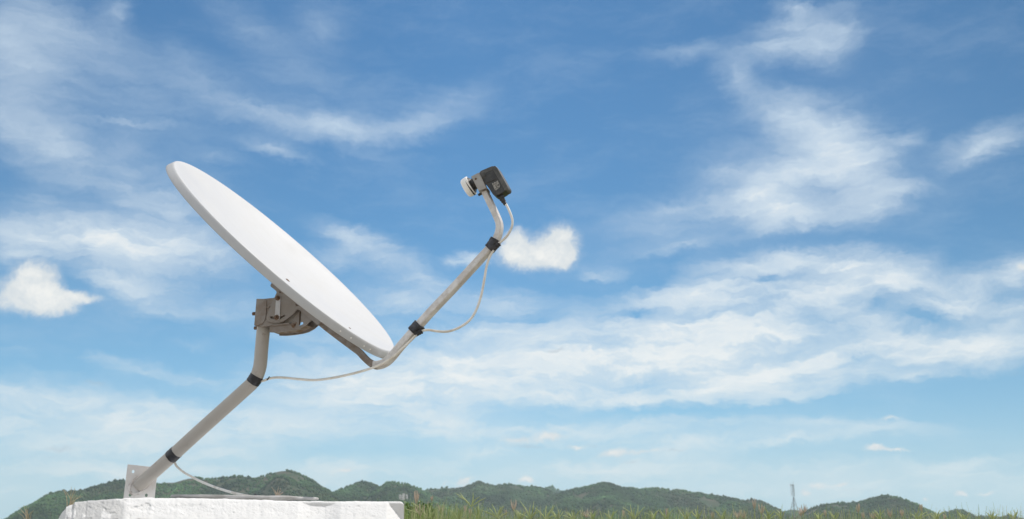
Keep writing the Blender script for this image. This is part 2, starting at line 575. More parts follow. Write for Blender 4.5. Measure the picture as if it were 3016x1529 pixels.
# ------------------------------------------------------------------ materials
def painted(name, col, dirt=(0.30, 0.25, 0.19), dirt_amt=0.35, rust=0.0, rough=0.42, seed=0.0, bump=0.12):
    m = Mat(name, rough=rough)
    n1 = m.noise(9, 6, 0.62, off=(seed, 0, 0))
    n2 = m.noise(70, 4, 0.6, off=(0, seed, 0))
    c = m.mix(m.math('MULTIPLY', m.ramp(n1, 0.42, 0.75), dirt_amt), col, dirt)
    c = m.mix(m.math('MULTIPLY', m.ramp(n2, 0.55, 0.75), 0.18), c, dirt)
    if rust > 0:
        n3 = m.noise(38, 6, 0.7, off=(seed, seed, 3))
        n4 = m.noise(160, 3, 0.6, off=(seed, 2, 3))
        geo = m.n.new('ShaderNodeNewGeometry')
        edge = m.ramp(geo.outputs['Pointiness'], 0.52, 0.60)
        spots = m.math('MULTIPLY', m.ramp(n3, 0.60, 0.70), m.ramp(n4, 0.42, 0.6))
        em = m.math('MULTIPLY', edge, m.ramp(n3, 0.38, 0.6))
        c = m.mix(m.math('MULTIPLY', m.math('MAXIMUM', spots, em), rust, True), c, (0.16, 0.075, 0.025))
    m.color(c)
    m.bump(m.math('ADD', n2, m.noise(300, 3, 0.5)), bump, 0.0006)
    m.rough(m.ramp(n1, 0.3, 0.8, rough, rough + 0.2))
    return m


M_dish = painted('dish white paint', (0.515, 0.52, 0.53), dirt=(0.55, 0.53, 0.48), dirt_amt=0.16, rough=0.48, bump=0.05)
M_skirt = M_dish
M_mast = painted('mast grey paint', (0.48, 0.445, 0.405), dirt=(0.38, 0.33, 0.28), dirt_amt=0.18, rust=0.55, rough=0.38, seed=3.1)
M_bracket = painted('bracket grey paint', (0.33, 0.30, 0.28), dirt=(0.22, 0.17, 0.12), dirt_amt=0.40, rust=0.85, rough=0.45, seed=5.2)
M_arm = painted('arm grey paint', (0.74, 0.72, 0.70), dirt=(0.50, 0.45, 0.38), dirt_amt=0.12, rust=0.45, rough=0.4, seed=8.4)
M_plate = painted('plate grey paint', (0.82, 0.79, 0.77), dirt=(0.40, 0.31, 0.20), dirt_amt=0.25, rust=0.6, rough=0.5, seed=1.4)
M_zinc = painted('zinc link', (0.62, 0.62, 0.64), dirt=(0.40, 0.36, 0.32), dirt_amt=0.3, rust=0.3, rough=0.35, seed=6.4)
M_clamp = painted('weathered clamp metal', (0.40, 0.39, 0.37), dirt=(0.20, 0.16, 0.12), dirt_amt=0.5, rust=0.6, rough=0.4, seed=9.4)
M_rust = Mat('rusty bolt', rough=0.8)
M_rust.color(M_rust.mix(M_rust.ramp(M_rust.noise(300), 0.35, 0.65), (0.11, 0.060, 0.035), (0.25, 0.17, 0.12)))
M_dark = Mat('dark brown strip', rough=0.9)
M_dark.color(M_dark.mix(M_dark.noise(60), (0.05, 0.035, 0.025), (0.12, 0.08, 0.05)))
M_tape = Mat('black tape', rough=0.42)
M_tape.color(M_tape.mix(M_tape.ramp(M_tape.noise(60), 0.4, 0.7), (0.018, 0.018, 0.022), (0.07, 0.07, 0.08)))
M_tape.bump(M_tape.noise(180, 4, 0.6), 0.6, 0.001)
M_cable = Mat('cream cable sheath', rough=0.45)
M_cable.color(M_cable.mix(M_cable.ramp(M_cable.noise(20, 6), 0.4, 0.7), (0.86, 0.83, 0.77), (0.62, 0.56, 0.47)))
M_cable.bump(M_cable.noise(250), 0.2, 0.0004)
M_coil = Mat('shaded grey cable sheath', rough=0.7)
M_coil.color(M_coil.mix(M_coil.ramp(M_coil.noise(20, 6), 0.4, 0.7), (0.46, 0.45, 0.44), (0.30, 0.29, 0.27)))  # sheath darkened: the coil's shade is put into its colour
M_lnb = Mat('dark grey moulded plastic', rough=0.36)
M_lnb.color(M_lnb.mix(M_lnb.ramp(M_lnb.noise(45, 6), 0.4, 0.75), (0.030, 0.030, 0.030), (0.075, 0.070, 0.062)))
M_lnb.bump(M_lnb.noise(500), 0.15, 0.0004)
M_lnbtop = Mat('weathered grey plastic', rough=0.5)
M_lnbtop.color(M_lnbtop.mix(M_lnbtop.ramp(M_lnbtop.noise(50, 6), 0.35, 0.7), (0.060, 0.060, 0.058), (0.125, 0.12, 0.112)))
M_cap = Mat('white feed cap plastic', rough=0.4)
M_cap.color(M_cap.mix(M_cap.ramp(M_cap.noise(30, 6), 0.45, 0.75), (0.90, 0.88, 0.85), (0.74, 0.67, 0.58)))
M_sticker = Mat('worn grey sticker', rough=0.6)
M_sticker.color(M_sticker.mix(M_sticker.ramp(M_sticker.noise(330, 4), 0.42, 0.58), (0.10, 0.09, 0.08), (0.42, 0.40, 0.36)))

# ------------------------------------------------------------------ the antenna's own frame
TH, EL_D = 0.27465, 0.81275
A_UP, A_SIDE = 0.40, 0.40 * 0.93
C0 = np.array([-0.62801, 2.97220, 0.74265])
a_dir = np.array([math.cos(TH), -math.sin(TH), 0.0])
NP = np.array([math.sin(TH), math.cos(TH), 0.0])              # away from the lens, across the antenna's symmetry plane
n_d = a_dir * math.cos(EL_D) + np.array([0, 0, math.sin(EL_D)])
u_d = -a_dir * math.sin(EL_D) + np.array([0, 0, math.cos(EL_D)])
s_d = -NP


def S(px, py, off=0.0):
    """point of the antenna's symmetry plane, moved by off metres toward the lens side"""
    r = ray(px, py)
    return r * ((C0 @ NP - off) / (r @ NP))


PLATE_N = np.array([0.30, -0.954, 0.0]); PLATE_N /= np.linalg.norm(PLATE_N)
base_pt = S(408, 1428, -0.045)
PLATE_C = base_pt + np.array([0, 0, 0])


def PL(px, py):
    r = ray(px, py)
    return r * ((PLATE_C @ PLATE_N) / (r @ PLATE_N))


dish = thing('satellite_dish', tuple(base_pt + np.array([0, 0, -0.04])),
             'white satellite dish on a bent grey pole, black receiver on its arm', 'satellite dish')

# reflector: front surface, rolled rim, back surface
DEPTH = 0.042
prof = []
for f in np.linspace(0, 1, 22):
    prof.append((f * 0.985, -DEPTH * (1 - f * f)))
prof += [(0.994, 0.0002), (1.0, 0.0005), (1.006, -0.0012), (1.012, -0.0055), (1.020, -0.0125), (1.0265, -0.0190), (1.0275, -0.0212),
         (1.020, -0.0212), (1.012, -0.0150), (1.004, -0.0095), (0.99, -0.0065)]
for f in np.linspace(0.97, 0, 18):
    prof.append((f, -DEPTH * (1 - f * f) - 0.003))
NS = 160
V, Fc = [], []
for (rf, d) in prof:
    for i in range(NS):
        w = 2 * math.pi * i / NS
        V.append(C0 + n_d * d + u_d * (A_UP * rf * math.cos(w)) + s_d * (A_SIDE * rf * math.sin(w)))
for k in range(len(prof) - 1):
    for i in range(NS):
        j = (i + 1) % NS
        Fc.append((k * NS + i, k * NS + j, (k + 1) * NS + j, (k + 1) * NS + i))
refl = mesh_obj('reflector', V, Fc, M_dish, dish, smooth=True)
rx_ = M_dish.noise(16, 5, 0.65, stretch=(0.35, 3.2, 0.35))
old = M_dish.b.inputs['Base Color'].links[0].from_socket
M_dish.color(M_dish.mix(M_dish.math('MULTIPLY', M_dish.ramp(rx_, 0.46, 0.74), 0.13), old, (0.40, 0.38, 0.34)))


def on_dish(up, side, lift=0.0):
    f2 = (up / A_UP) ** 2 + (side / A_SIDE) ** 2
    return C0 + u_d * up + s_d * side + n_d * (-DEPTH * (1 - f2) + lift)


def dish_hit(px, py):
    """where a sight line meets the face"""
    r = ray(px, py)
    t = (C0 @ n_d) / (r @ n_d)
    for _ in range(12):
        q = r * t - C0
        up, side = q @ u_d, q @ s_d
        tgt = on_dish(up, side)
        t = (tgt @ n_d) / (r @ n_d)
    q = r * t - C0
    return q @ u_d, q @ s_d


for (px, py, ln) in ((847, 826, 0.007), (1030, 968, 0.004)):
    up, side = dish_hit(px, py)
    a = on_dish(up, side, -0.001)
    mesh_obj('rivet', *lathe(a, n_d, [(0, ln), (0.0018, ln * 0.95), (0.0032, ln * 0.6), (0.0036, 0)], 16), M_rust, refl, smooth=True)
# small drainage holes in the rim, the light through them painted as white discs
for k, (w, ) in enumerate(((152.0,), (158.0,), (166.5,), (171.0,))):
    ww = R(w)
    c = C0 + n_d * -0.0125 + u_d * (A_UP * 1.0215 * math.cos(ww)) + s_d * (A_SIDE * 1.0215 * math.sin(ww))
    outn = u_d * math.cos(ww) + s_d * math.sin(ww)
    mesh_obj('hole_light', *lathe(c - outn * 0.001, outn, [(0, 0.0022), (0.0012, 0.0022), (0.0016, 0.0014), (0.0016, 0)], 12), M_cap, refl, smooth=True)

# mast
R_MAST = 0.0183
mast_px = [(777, 940, 0), (776, 967, 0), (773, 1000, 0), (770, 1034, 0), (768, 1060, 0), (765, 1082, 0), (757, 1106, 0), (744, 1127, -0.001), (722, 1148, -0.003),
           (690, 1177, -0.006), (640, 1222, -0.012), (580, 1276, -0.019), (520, 1331, -0.027), (470, 1376, -0.034), (430, 1411, -0.041), (408, 1430, -0.047)]
mast_pts = [S(*p) for p in mast_px]
mpath = catmull(mast_pts, 8)
mast = mesh_obj('mast', *sweep(mpath, circle(R_MAST, 32), NP), M_mast, dish, smooth=True)
# weld bead where the pipe meets the plate
wd = []
pd = (mpath[-1] - mpath[-10]); pd /= np.linalg.norm(pd)
for i in range(40):
    w = 2 * math.pi * i / 40
    b = NP - (NP @ pd) * pd; b /= np.linalg.norm(b)
    u = np.cross(b, pd)
    p = mpath[-1] + R_MAST * 1.04 * (u * math.cos(w) + b * math.sin(w))
    t = ((PLATE_C - p) @ PLATE_N) / (pd @ PLATE_N)
    t = max(-0.03, min(0.02, t))
    wd.append(p + pd * t + PLATE_N * 0.002 + np.array([0, 0, 1]) * 0.0006 * math.sin(9 * w))
wd.append(wd[0]); wd.append(wd[1])
mesh_obj('weld_bead', *sweep(np.array(wd), circle(0.0034, 8), PLATE_N, scale=[1 + 0.25 * math.sin(7.3 * i) for i in range(len(wd))]), M_plate, mast, smooth=True)
# base plate with its holes
def plate_circle(px, py, r, n=18):
    c = PL(px, py)
    e1 = np.cross([0, 0, 1], PLATE_N); e1 /= np.linalg.norm(e1)
    return [c + r * (e1 * math.cos(2 * math.pi * i / n) * 0.8 + np.array([0, 0, 1]) * math.sin(2 * math.pi * i / n)) for i in range(n)]
outer = [PL(376, 1367.5), PL(424, 1373), PL(466, 1377), PL(462, 1408), PL(455, 1470), PL(454, 1492), PL(361, 1492), PL(363.5, 1466)]
mesh_obj('base_plate', *prism([outer, plate_circle(392, 1389, 0.0047), plate_circle(383, 1458, 0.0047), plate_circle(431, 1459, 0.0047), plate_circle(450, 1391, 0.004)],
                              -PLATE_N * 0.005), M_plate, dish, bevel=0.0006)
gus = [PL(436, 1412), PL(446, 1398), PL(446, 1480), PL(430, 1480)]
foot = mesh_obj('foot_flange', *prism([[PL(362, 1489), PL(456, 1489), PL(456, 1489) + np.array([0, .06, 0]), PL(362, 1489) + np.array([0, .06, 0])]],
                                       np.array([0, 0, -0.004])), M_plate, dish, bevel=0.0005)

# elevation bracket -----------------------------------------------------------
clamp_out = [(755, 880), (777, 880), (784, 884), (785, 892), (783, 929), (779, 945), (771, 955), (760, 958), (748, 959)]
clamp = mesh_obj('mast_clamp', *prism([[S(x, y, 0.034) for x, y in clamp_out]], NP * 0.072), M_bracket, dish, bevel=0.0012)
inner = [(774, 880.5), (808, 877), (829, 905), (842, 925), (838, 948), (822, 956), (798, 958), (790, 961), (762, 962), (770, 954)]
mesh_obj('clamp_cheek', *prism([[S(x, y, 0.0312) for x, y in inner]], NP * 0.003), M_bracket, clamp, bevel=0.0006)
mesh_obj('clamp_cheek', *prism([[S(x, y, 0.0312) + NP * 0.062 for x, y in inner]], NP * 0.003), M_bracket, clamp, bevel=0.0006)
mesh_obj('pressed_rib', *cyl(S(785, 906, 0.0325), S(799, 903, 0.0325), 0.0022, n=10), M_bracket, clamp, smooth=True)
low = [(795, 979), (816, 979.5), (842, 977), (867, 973), (884, 968), (900, 959), (910, 950), (917, 943), (930, 925), (905, 905), (872, 905), (840, 925), (800, 950), (793, 962)]
slot = [(881.5, 955), (882, 951), (889, 948), (892, 949), (893, 953), (891, 956), (884, 959.5), (881.5, 959)]
for k, o in enumerate((0.027, -0.027)):
    grow = 1.0 if k == 0 else 1.25
    lp = [[S(x, y, 0.027) + NP * (0.027 - o) for x, y in low], [S(887 + (x - 887) * grow, 953.5 + (y - 953.5) * grow, o) for x, y in slot]]
    hb = mesh_obj('pivot_plate', *prism(lp, NP * 0.003), M_bracket, dish, bevel=0.0005)
    if k == 0: pivot = hb
mesh_obj('pivot_web', *prism([[S(x, y, 0.0235) for x, y in [(796, 976), (866, 970), (898, 956), (897, 953), (866, 966.5), (797, 972.5)]]], NP * 0.047), M_bracket, dish)
mesh_obj('stiffening_fold', *prism([[S(x, y, 0.0285) for x, y in [(882, 917), (885.5, 917), (884, 957), (880.5, 957)]]], NP * 0.0015), M_dark, pivot)  # strip coloured darker than the plate it lies on
lip = [(821, 954), (852, 950.5), (853, 954), (800, 960), (798, 957.5)]
mesh_obj('folded_lip', *prism([[S(x, y, 0.0345) for x, y in lip]], NP * 0.012), M_bracket, pivot, bevel=0.0006)
elev = [(801, 832), (796, 840), (797.5, 844.5), (813, 857), (814.5, 862), (808, 876), (798, 898), (790, 918), (784, 934), (785, 943), (793, 948), (809, 951), (824, 950),
        (836, 945), (848, 937), (862, 926), (871, 915), (874, 912), (880, 912), (886, 917), (916, 942), (929, 953), (934, 957), (938, 956), (942, 950),
        (960, 930), (900, 880), (830, 826)]
eslot = []
for (x, y) in [(795, 933), (799, 931.5), (805, 933), (812, 935), (820, 935), (828, 932), (836, 928), (839, 927.5), (840, 930), (838, 933), (830, 937), (821, 940.5), (811, 941), (803, 939.5), (796, 937)]:
    eslot.append((x, y))
for k, o in enumerate((0.034, -0.034)):
    d_ = NP * (0.034 - o)
    mb = mesh_obj('elevation_plate', *prism([[S(x, y, 0.0385) + d_ for x, y in elev], [S(x, y, 0.0385) + d_ for x, y in eslot]], NP * 0.003), M_bracket, dish, bevel=0.0006)
    if k == 0: eplate = mb
# the pair of plates is tied by a back web lying against the reflector
web = [(803, 836), (938, 953), (946, 944), (812, 828)]
mesh_obj('mounting_web', *prism([[S(x, y, 0.034) for x, y in web]], NP * 0.068), M_bracket, dish, bevel=0.0005)
strip = [(813, 875), (815, 871.5), (820, 870), (824.5, 872), (826, 876), (823.5, 937), (821, 941.5), (815, 943), (810, 941), (808.5, 936)]
mesh_obj('link_bar', *prism([[S(x, y, 0.0415) for x, y in strip]], NP * 0.003), M_zinc, eplate, bevel=0.0006)


def bolt(px, py, off, r=0.0056, parent=None, washer=0.0072):
    c = S(px, py, off)
    v1 = cyl(c, c - NP * 0.0045, r, r * 0.92, n=6)
    v2 = cyl(c + NP * 0.0008, c - NP * 0.0012, washer, n=20)
    v3 = cyl(c - NP * 0.004, c - NP * 0.0085, r * 0.55, n=12)
    return mesh_obj('bolt', *join([v1, v2, v3]), M_rust, parent or eplate, bevel=0.0003)


bolt(818, 878, 0.042)
bolt(815, 935, 0.042)
mesh_obj('washer', *cyl(S(867, 957, 0.0272), S(867, 957, 0.0288), 0.009, n=24), M_bracket, pivot)
bolt(867, 957, 0.0275, r=0.0032, washer=0.004, parent=pivot)
bolt(825, 861, 0.039, r=0.0014, washer=0.002)
bolt(874, 899, 0.039, r=0.0014, washer=0.002)
for (x, y) in ((752, 924), (757, 966)):
    c = S(x, y, 0.0)
    mesh_obj('clamp_bolt', *cyl(c, c - a_dir * 0.008, 0.0052, n=6), M_rust, clamp, bevel=0.0004)

# feed arm --------------------------------------------------------------------
TW = R(-9)
strut_px = [(905, 915, .0), (950, 955, .0), (990, 986, .0), (1030, 1016, 0), (1058, 1037, 0), (1074, 1054, 0), (1088, 1067, 0), (1102, 1075, 0), (1112, 1076.5, 0)]
mesh_obj('strut', *sweep(catmull([S(*p) for p in strut_px], 6), rect(0.0185, 0.020), NP, twist=TW), M_bracket, dish, bevel=0.0)
arm_px = [(1101, 1075.5), (1114, 1075.5), (1127, 1072), (1141, 1064), (1156, 1049), (1174, 1027), (1198, 999), (1222, 971.5), (1270, 918), (1330, 855), (1390, 790), (1435, 741),
          (1452, 721), (1463, 703), (1470, 682), (1471, 661), (1463, 638), (1446, 602), (1426, 560), (1418, 543)]
apath = catmull([S(x, y) for x, y in arm_px], 8)
ascl = [1.0 - 0.14 * min(1, max(0, (i / len(apath) - 0.55) / 0.2)) for i in range(len(apath))]
arm = mesh_obj('feed_arm', *sweep(apath, rect(0.0185, 0.0225, 0.002), NP, scale=ascl, twist=TW), M_arm, dish)


def tape(path_px, name, half, off=0.0, round_=True, wob=0.0008):
    pts = catmull([S(*p) for p in path_px], 6)
    if round_:
        sec = circle(half, 24)
    else:
        sec = rect(half * 2, half * 2.1, 0.004)
    rr = [1 + wob / half * math.sin(3.1 * i) for i in range(len(pts))]
    V, Fc = sweep(pts, sec, NP, scale=rr, twist=0 if round_ else TW)
    rs = random.Random(len(name) + int(path_px[0][0]))
    V = [v + np.array([rs.uniform(-1, 1) for _ in range(3)]) * 0.00045 for v in V]
    return mesh_obj('tape', V, Fc, M_tape, dish, smooth=True)


tape([(757, 1107, 0), (751, 1117, 0), (744, 1127, -0.001)], 'tape', R_MAST + 0.0009)
tape([(520, 1331, -0.027), (511, 1339, -0.028), (502, 1347, -0.0293)], 'tape', R_MAST + 0.0008)
tl = tape([(1441, 734, 0.0), (1449, 725, 0.0), (1456, 714, 0.0), (1461, 705, 0)], 'tape', 0.0128, round_=False, wob=0.0012)
tape([(1216, 978, 0.0), (1226, 967, 0.0), (1237, 955, 0.0)], 'tape', 0.0138, round_=False, wob=0.0012)
# taped lumps where the cable is held against the arm
for (p, q, r) in (((1452, 733), (1470, 716), 0.0088), ((1223, 984), (1243, 974), 0.0085)):
    pp = [S(p[0], p[1], 0.004), S((p[0] + q[0]) / 2, (p[1] + q[1]) / 2, 0.005), S(q[0], q[1], 0.004)]
    mesh_obj('tape', *sweep(catmull(pp, 5), circle(1.0, 14), NP, scale=[r * (0.92 + 0.1 * math.sin(2.3 * i)) for i in range(11)]), M_tape, dish, smooth=True)
mesh_obj('cable_tie', *cyl(S(786, 1120, 0.004), S(794, 1109, 0.004), 0.0014, n=8), M_tape, dish)

# receiver --------------------------------------------------------------------
housing = [(1413, 508), (1419, 503), (1449, 490.5), (1453, 490), (1459, 491), (1463, 495), (1477, 520), (1493, 549), (1494, 554), (1491, 559), (1481, 567), (1462, 576), (1457, 576.5),
           (1452, 573), (1436, 549), (1428, 541), (1424, 536), (1413, 514)]
hs = mesh_obj('receiver_housing', *prism([[S(x, y, 0.018) for x, y in housing]], NP * 0.036), M_lnb, dish, bevel=0.0045)
hs.modifiers['bevel'].segments = 4
top = [(1411.5, 507), (1416, 502.5), (1449, 488.5), (1453.5, 490), (1450, 501), (1419, 514.5), (1414, 516)]
mesh_obj('housing_ridge', *prism([[S(x, y, 0.0188) for x, y in top]], NP * 0.0376), M_lnbtop, hs, bevel=0.002)
lid = [(1453, 488.5), (1459, 489), (1464, 493), (1479, 519), (1495, 548.5), (1495.5, 554), (1492, 559), (1486, 561), (1484, 556), (1467, 526), (1451, 498)]
mesh_obj('housing_lid', *prism([[S(x, y, 0.0196) for x, y in lid]], NP * 0.0392), M_lnbtop, hs, bevel=0.0018)
mesh_obj('housing_step', *prism([[S(x, y, 0.0192) for x, y in [(1419, 515), (1450, 501.5), (1466, 528), (1436, 541), (1429, 538)]]], NP * 0.0384), M_lnb, hs, bevel=0.0035)
ax0, ax1 = S(1420, 524), S(1380, 548)
axd = ax1 - ax0; axd /= np.linalg.norm(axd)
neck0 = S(1436, 518, 0.002)
mesh_obj('feed_neck', *lathe(neck0, axd, [(0, 0.0), (0, 0.0185), (0.016, 0.0185), (0.017, 0.016), (0.05, 0.016), (0.05, 0)]), M_lnb, hs, smooth=False)
cc = S(1397, 541, 0.0)
mesh_obj('feed_collar', *lathe(cc, axd, [(0, 0.0), (0, 0.0145), (0.004, 0.0195), (0.010, 0.0262), (0.0115, 0.0272), (0.0152, 0.0275), (0.0152, 0)], 40), M_lnb, hs, smooth=False)
cb = S(1387, 546.5, 0.0)
mesh_obj('feed_cap', *lathe(cb, axd, [(0, 0.0), (-0.002, 0.0268), (0.001, 0.0275), (0.012, 0.0270), (0.0165, 0.0258), (0.0192, 0.0228), (0.0204, 0.016), (0.0208, 0)], 40), M_cap, hs, smooth=True)
cl = [(1388, 520), (1407, 510), (1410, 511), (1432, 554), (1410, 562), (1408, 560)]
hole = [(S(1401, 527, 0.0235) + 0.0032 * (a_dir * math.cos(w) + np.array([0, 0, 1]) * math.sin(w))) for w in np.linspace(0, 2 * math.pi, 14, endpoint=False)]
cring = mesh_obj('receiver_clamp', *prism([[S(x, y, 0.0235) for x, y in cl], hole], NP * 0.0025), M_clamp, hs, bevel=0.0005)
mesh_obj('clamp_band', *prism([[S(x, y, 0.0215) for x, y in [(1387, 520.5), (1407.5, 509.5), (1409.5, 513), (1389, 524)]]], NP * 0.042), M_clamp, hs, bevel=0.0005)
mesh_obj('clamp_band', *prism([[S(x, y, 0.0225) for x, y in [(1407, 509.5), (1411, 509), (1434, 555), (1430.5, 556)]]], NP * 0.002), M_clamp, hs, bevel=0.0005)
mesh_obj('clamp_band', *prism([[S(x, y, 0.012) for x, y in [(1408.5, 560.5), (1433, 552), (1436, 559), (1412, 567)]]], NP * 0.026), M_clamp, hs, bevel=0.0005)
mesh_obj('clamp_bolt', *cyl(S(1409, 575, 0.004), S(1418, 570, 0.004), 0.004, n=6), M_lnb, hs)
mesh_obj('clamp_bolt', *cyl(S(1401, 527, 0.022), S(1401, 527, 0.025), 0.0028, n=8), M_rust, hs)
st = [(1449, 540), (1467, 532), (1472.5, 546), (1471, 552), (1461, 561), (1458, 560), (1452, 549)]
mesh_obj('sticker', *prism([[S(x, y, 0.0184) for x, y in st]], NP * 0.0012), M_sticker, hs)
bt = catmull([S(1472, 573), S(1477, 583), S(1483, 593), S(1489, 603)], 6)
mesh_obj('cable_boot', *sweep(bt, circle(1.0, 20), NP, scale=[0.0092 - 0.0052 * (i / (len(bt) - 1)) + (0.0008 if i % 4 < 2 else 0) for i in range(len(bt))]), M_lnb, hs, smooth=True)

# cable -----------------------------------------------------------------------
cab = thing('coaxial_cable', tuple(S(735, 1470, -0.1)), 'cream cable taped to the dish arm and pole, spare length coiled on the wall', 'cable')
run_px = [(1486, 598, .0), (1491, 603, .0), (1500, 621, .002), (1508, 643, .004), (1509, 661, .005), (1503, 679, .005), (1491, 698, .005), (1474, 713, .006), (1461, 726, .006), (1453, 738, .005),
          (1442, 757, .002), (1433, 785, .0), (1427, 820, .0), (1417, 871, .0), (1403, 912, .0), (1384, 942, .0), (1356, 963, .0), (1321, 976, .001), (1290, 976, .002), (1264, 972, .003),
          (1246, 974, .004), (1232, 981, .005), (1222, 991, .008), (1205, 1008, .013), (1181, 1030, .0165), (1162, 1047, .0165), (1138, 1064, .0165), (1113, 1077, .016), (1085, 1087.5, .013), (1060, 1095, .009),
          (1033, 1102, .006), (981, 1113, .002), (929, 1119.5, .0), (882, 1117, .0), (843, 1113, .0), (815, 1112, .0), (794, 1115, .0), (778, 1121, .0), (762, 1125, -.012),
          (744, 1131, -.022), (700, 1170, -.031), (640, 1224, -.038), (580, 1278, -.045), (530, 1322, -.052), (514, 1350, -.050), (515, 1362, -.048), (522, 1375, -.048), (541, 1391, -.045), (562, 1403, -.03),
          (588, 1416.5, 0.0), (630, 1434, .10), (667, 1446, .18), (700, 1455, .25), (735, 1462, .30), (765, 1467, .33)]
run = [S(*p) for p in run_px]
mesh_obj('cable', *sweep(catmull(run, 6), circle(0.0033, 12), NP), M_cable, cab, smooth=True)

# ------------------------------------------------------------------ wall
WALL_YAW = R(20)
w_dir = np.array([math.cos(WALL_YAW), math.sin(WALL_YAW), 0])
w_n = np.array([math.sin(WALL_YAW), -math.cos(WALL_YAW), 0])
w_p = ray(427, 1466) / ray(427, 1466)[1] * 2.20


def WP(px, py):
    r = ray(px, py)
    return r * ((w_p @ w_n) / (r @ w_n))


prof_px = [(150, 1600), (160, 1556), (171, 1529), (180, 1513), (184, 1507), (193, 1499), (194.5, 1493), (205, 1489), (216, 1485), (218.5, 1479.5), (222, 1477.5), (256, 1476), (258, 1474), (300, 1472),
           (362, 1468), (366, 1466.8), (427, 1466), (520, 1466.8), (620, 1468.6), (700, 1470), (790, 1473), (882, 1476), (1000, 1476.6), (1180, 1477), (1186, 1478.5), (1189.5, 1483), (1190, 1490)]
pp = np.array([WP(x, y) for x, y in prof_px])
ps = (pp - w_p) @ w_dir
pz = pp[:, 2]
s0, s1 = ps[0], ps[-1]
WD = 1.25
cols = np.concatenate([np.linspace(s0, ps[12], 90, endpoint=False), np.linspace(ps[12], s1 - 0.012, 420, endpoint=False), np.linspace(s1 - 0.012, s1, 14)])
topz = np.interp(cols, ps, pz)
topz = topz + (fbm(cols * 90, cols * 0 + 3, 4, 5) - 0.5) * 0.0022 * np.clip((s1 - 0.03 - cols) / 0.05, 0, 1)
rows_d = np.concatenate([np.linspace(0, 0.006, 5), np.linspace(0.0075, 0.11, 74), np.linspace(0.14, 1.0, 12)])   # distance below the top
V, col = [], []
verts = np.zeros((len(cols), len(rows_d) + 12, 3))
rough_left = np.interp(cols, [ps[0], ps[14] - 0.01, ps[14] + 0.012, s1], [1, 1, 0, 0])
colpx = np.interp(cols, ps, np.array([p[0] for p in prof_px]))
d0 = 0.0105 * np.clip(1 - ((colpx - 941) / 62) ** 2, 0, 1) + np.clip((colpx - 1138) / 50, 0, 1) ** 1.1 * 0.040   # face kept upright and smooth in two patches, shaped to stand for cast shadow
d0 = d0 + (fbm(cols * 60, cols * 0, 3, 33) - 0.5) * 0.0012 * np.clip(d0 / 0.004, 0, 1)
for j, d in enumerate(rows_d):
    z = topz - d if d <= 0.11 else topz - 0.11 - (topz - 0.11 + EYE) * (d - 0.11) / 0.89
    rnd = 0.006 * (1 - math.sqrt(max(0, 1 - (1 - min(1, d / 0.006)) ** 2)))
    xx, zz = cols, np.full_like(cols, d * 1.5) + topz
    bumpn = (fbm(xx * 60, zz * 90, 5, 11) - 0.5) * 0.0026 + (np.abs(fbm(xx * 22 + 5, zz * 55, 4, 31) - 0.5)) * -0.0015
    pit = np.clip(fbm(xx * 200, zz * 200, 2, 51) - 0.70, 0, 1) * -0.008
    conc = (fbm(xx * 300, zz * 300, 3, 71) - 0.5) * 0.0030 + (fbm(xx * 30, zz * 30, 4, 75) - 0.5) * 0.004 - 0.004
    chip = np.clip((fbm(xx * 35 + 9, zz * 45, 4, 91) - 0.47) * 10, 0, 1)
    band = np.interp(cols, [ps[13], ps[14], ps[16], ps[17] + 0.05, ps[18]], [0.2, 1, 1, 0.5, 0])
    smoothed = 1 - np.clip((d0 - d) / 0.002, 0, 1)
    rel = ((bumpn + pit) * (1 - rough_left) + conc * rough_left - chip * band * 0.0022 - chip * rough_left * 0.0012) * smoothed
    slope = 1.15 * np.maximum(np.minimum(d, 0.075) - d0, 0)
    base_p = w_p * np.array([1, 1, 0]) + np.outer(cols, w_dir)
    base_p = base_p * (1 - slope / base_p[:, 1])[:, None]
    verts[:, j] = base_p + np.outer(rel - rnd, w_n)
    verts[:, j, 2] = z
nr = len(rows_d)
# top surface and back, running behind the front
full = np.zeros((len(cols), nr + 8, 3))
full[:, 8:] = verts[:, :nr]
back = [(-EYE, WD)] + [(None, WD), (None, WD * 0.85), (None, WD * 0.65), (None, WD * 0.45), (None, WD * 0.25), (None, WD * 0.1), (None, 0.012)]
for j, (zz, dd) in enumerate(back):
    p = w_p * np.array([1, 1, 0]) + np.outer(cols, w_dir) - w_n * dd
    full[:, j] = p
    full[:, j, 2] = -EYE if zz is not None else topz - 0.001 + (fbm(cols * 40, cols * 0 + dd * 40, 3, 8) - 0.5) * 0.002
nc, nrr = full.shape[:2]
idx = np.arange(nc * nrr).reshape(nc, nrr)
q = np.stack([idx[:-1, :-1].ravel(), idx[1:, :-1].ravel(), idx[1:, 1:].ravel(), idx[:-1, 1:].ravel()], 1)
M_wall = Mat('white plaster', rough=0.85, spec=0.2)
t_left = M_wall.attr('tint')
nz = M_wall.noise(240, 4, 0.6)
c_ = M_wall.mix(M_wall.ramp(M_wall.noise(14, 6, 0.65), 0.45, 0.8, 0.0, 0.35), t_left, (0.74, 0.72, 0.68))
M_wall.color(c_)
M_wall.bump(nz, 0.7, 0.0016)
grey = np.interp(cols, [ps[0], ps[14] - 0.006, ps[14] + 0.008, s1], [1, 1, 0, 0])
G2 = grey[:, None] * np.ones((1, nrr))
dz = topz[:, None] - full[:, :, 2]
splash = (fbm(cols[:, None] * 45 + 0 * dz, dz * 28, 4, 17) > 0.50 + np.clip(dz * 7, 0, 0.4)).astype(float)
G2 = G2 * (1 - 0.75 * splash)
tint = np.array([0.75, 0.745, 0.735]) * (1 - G2[..., None]) + np.array([0.50, 0.50, 0.495]) * G2[..., None]
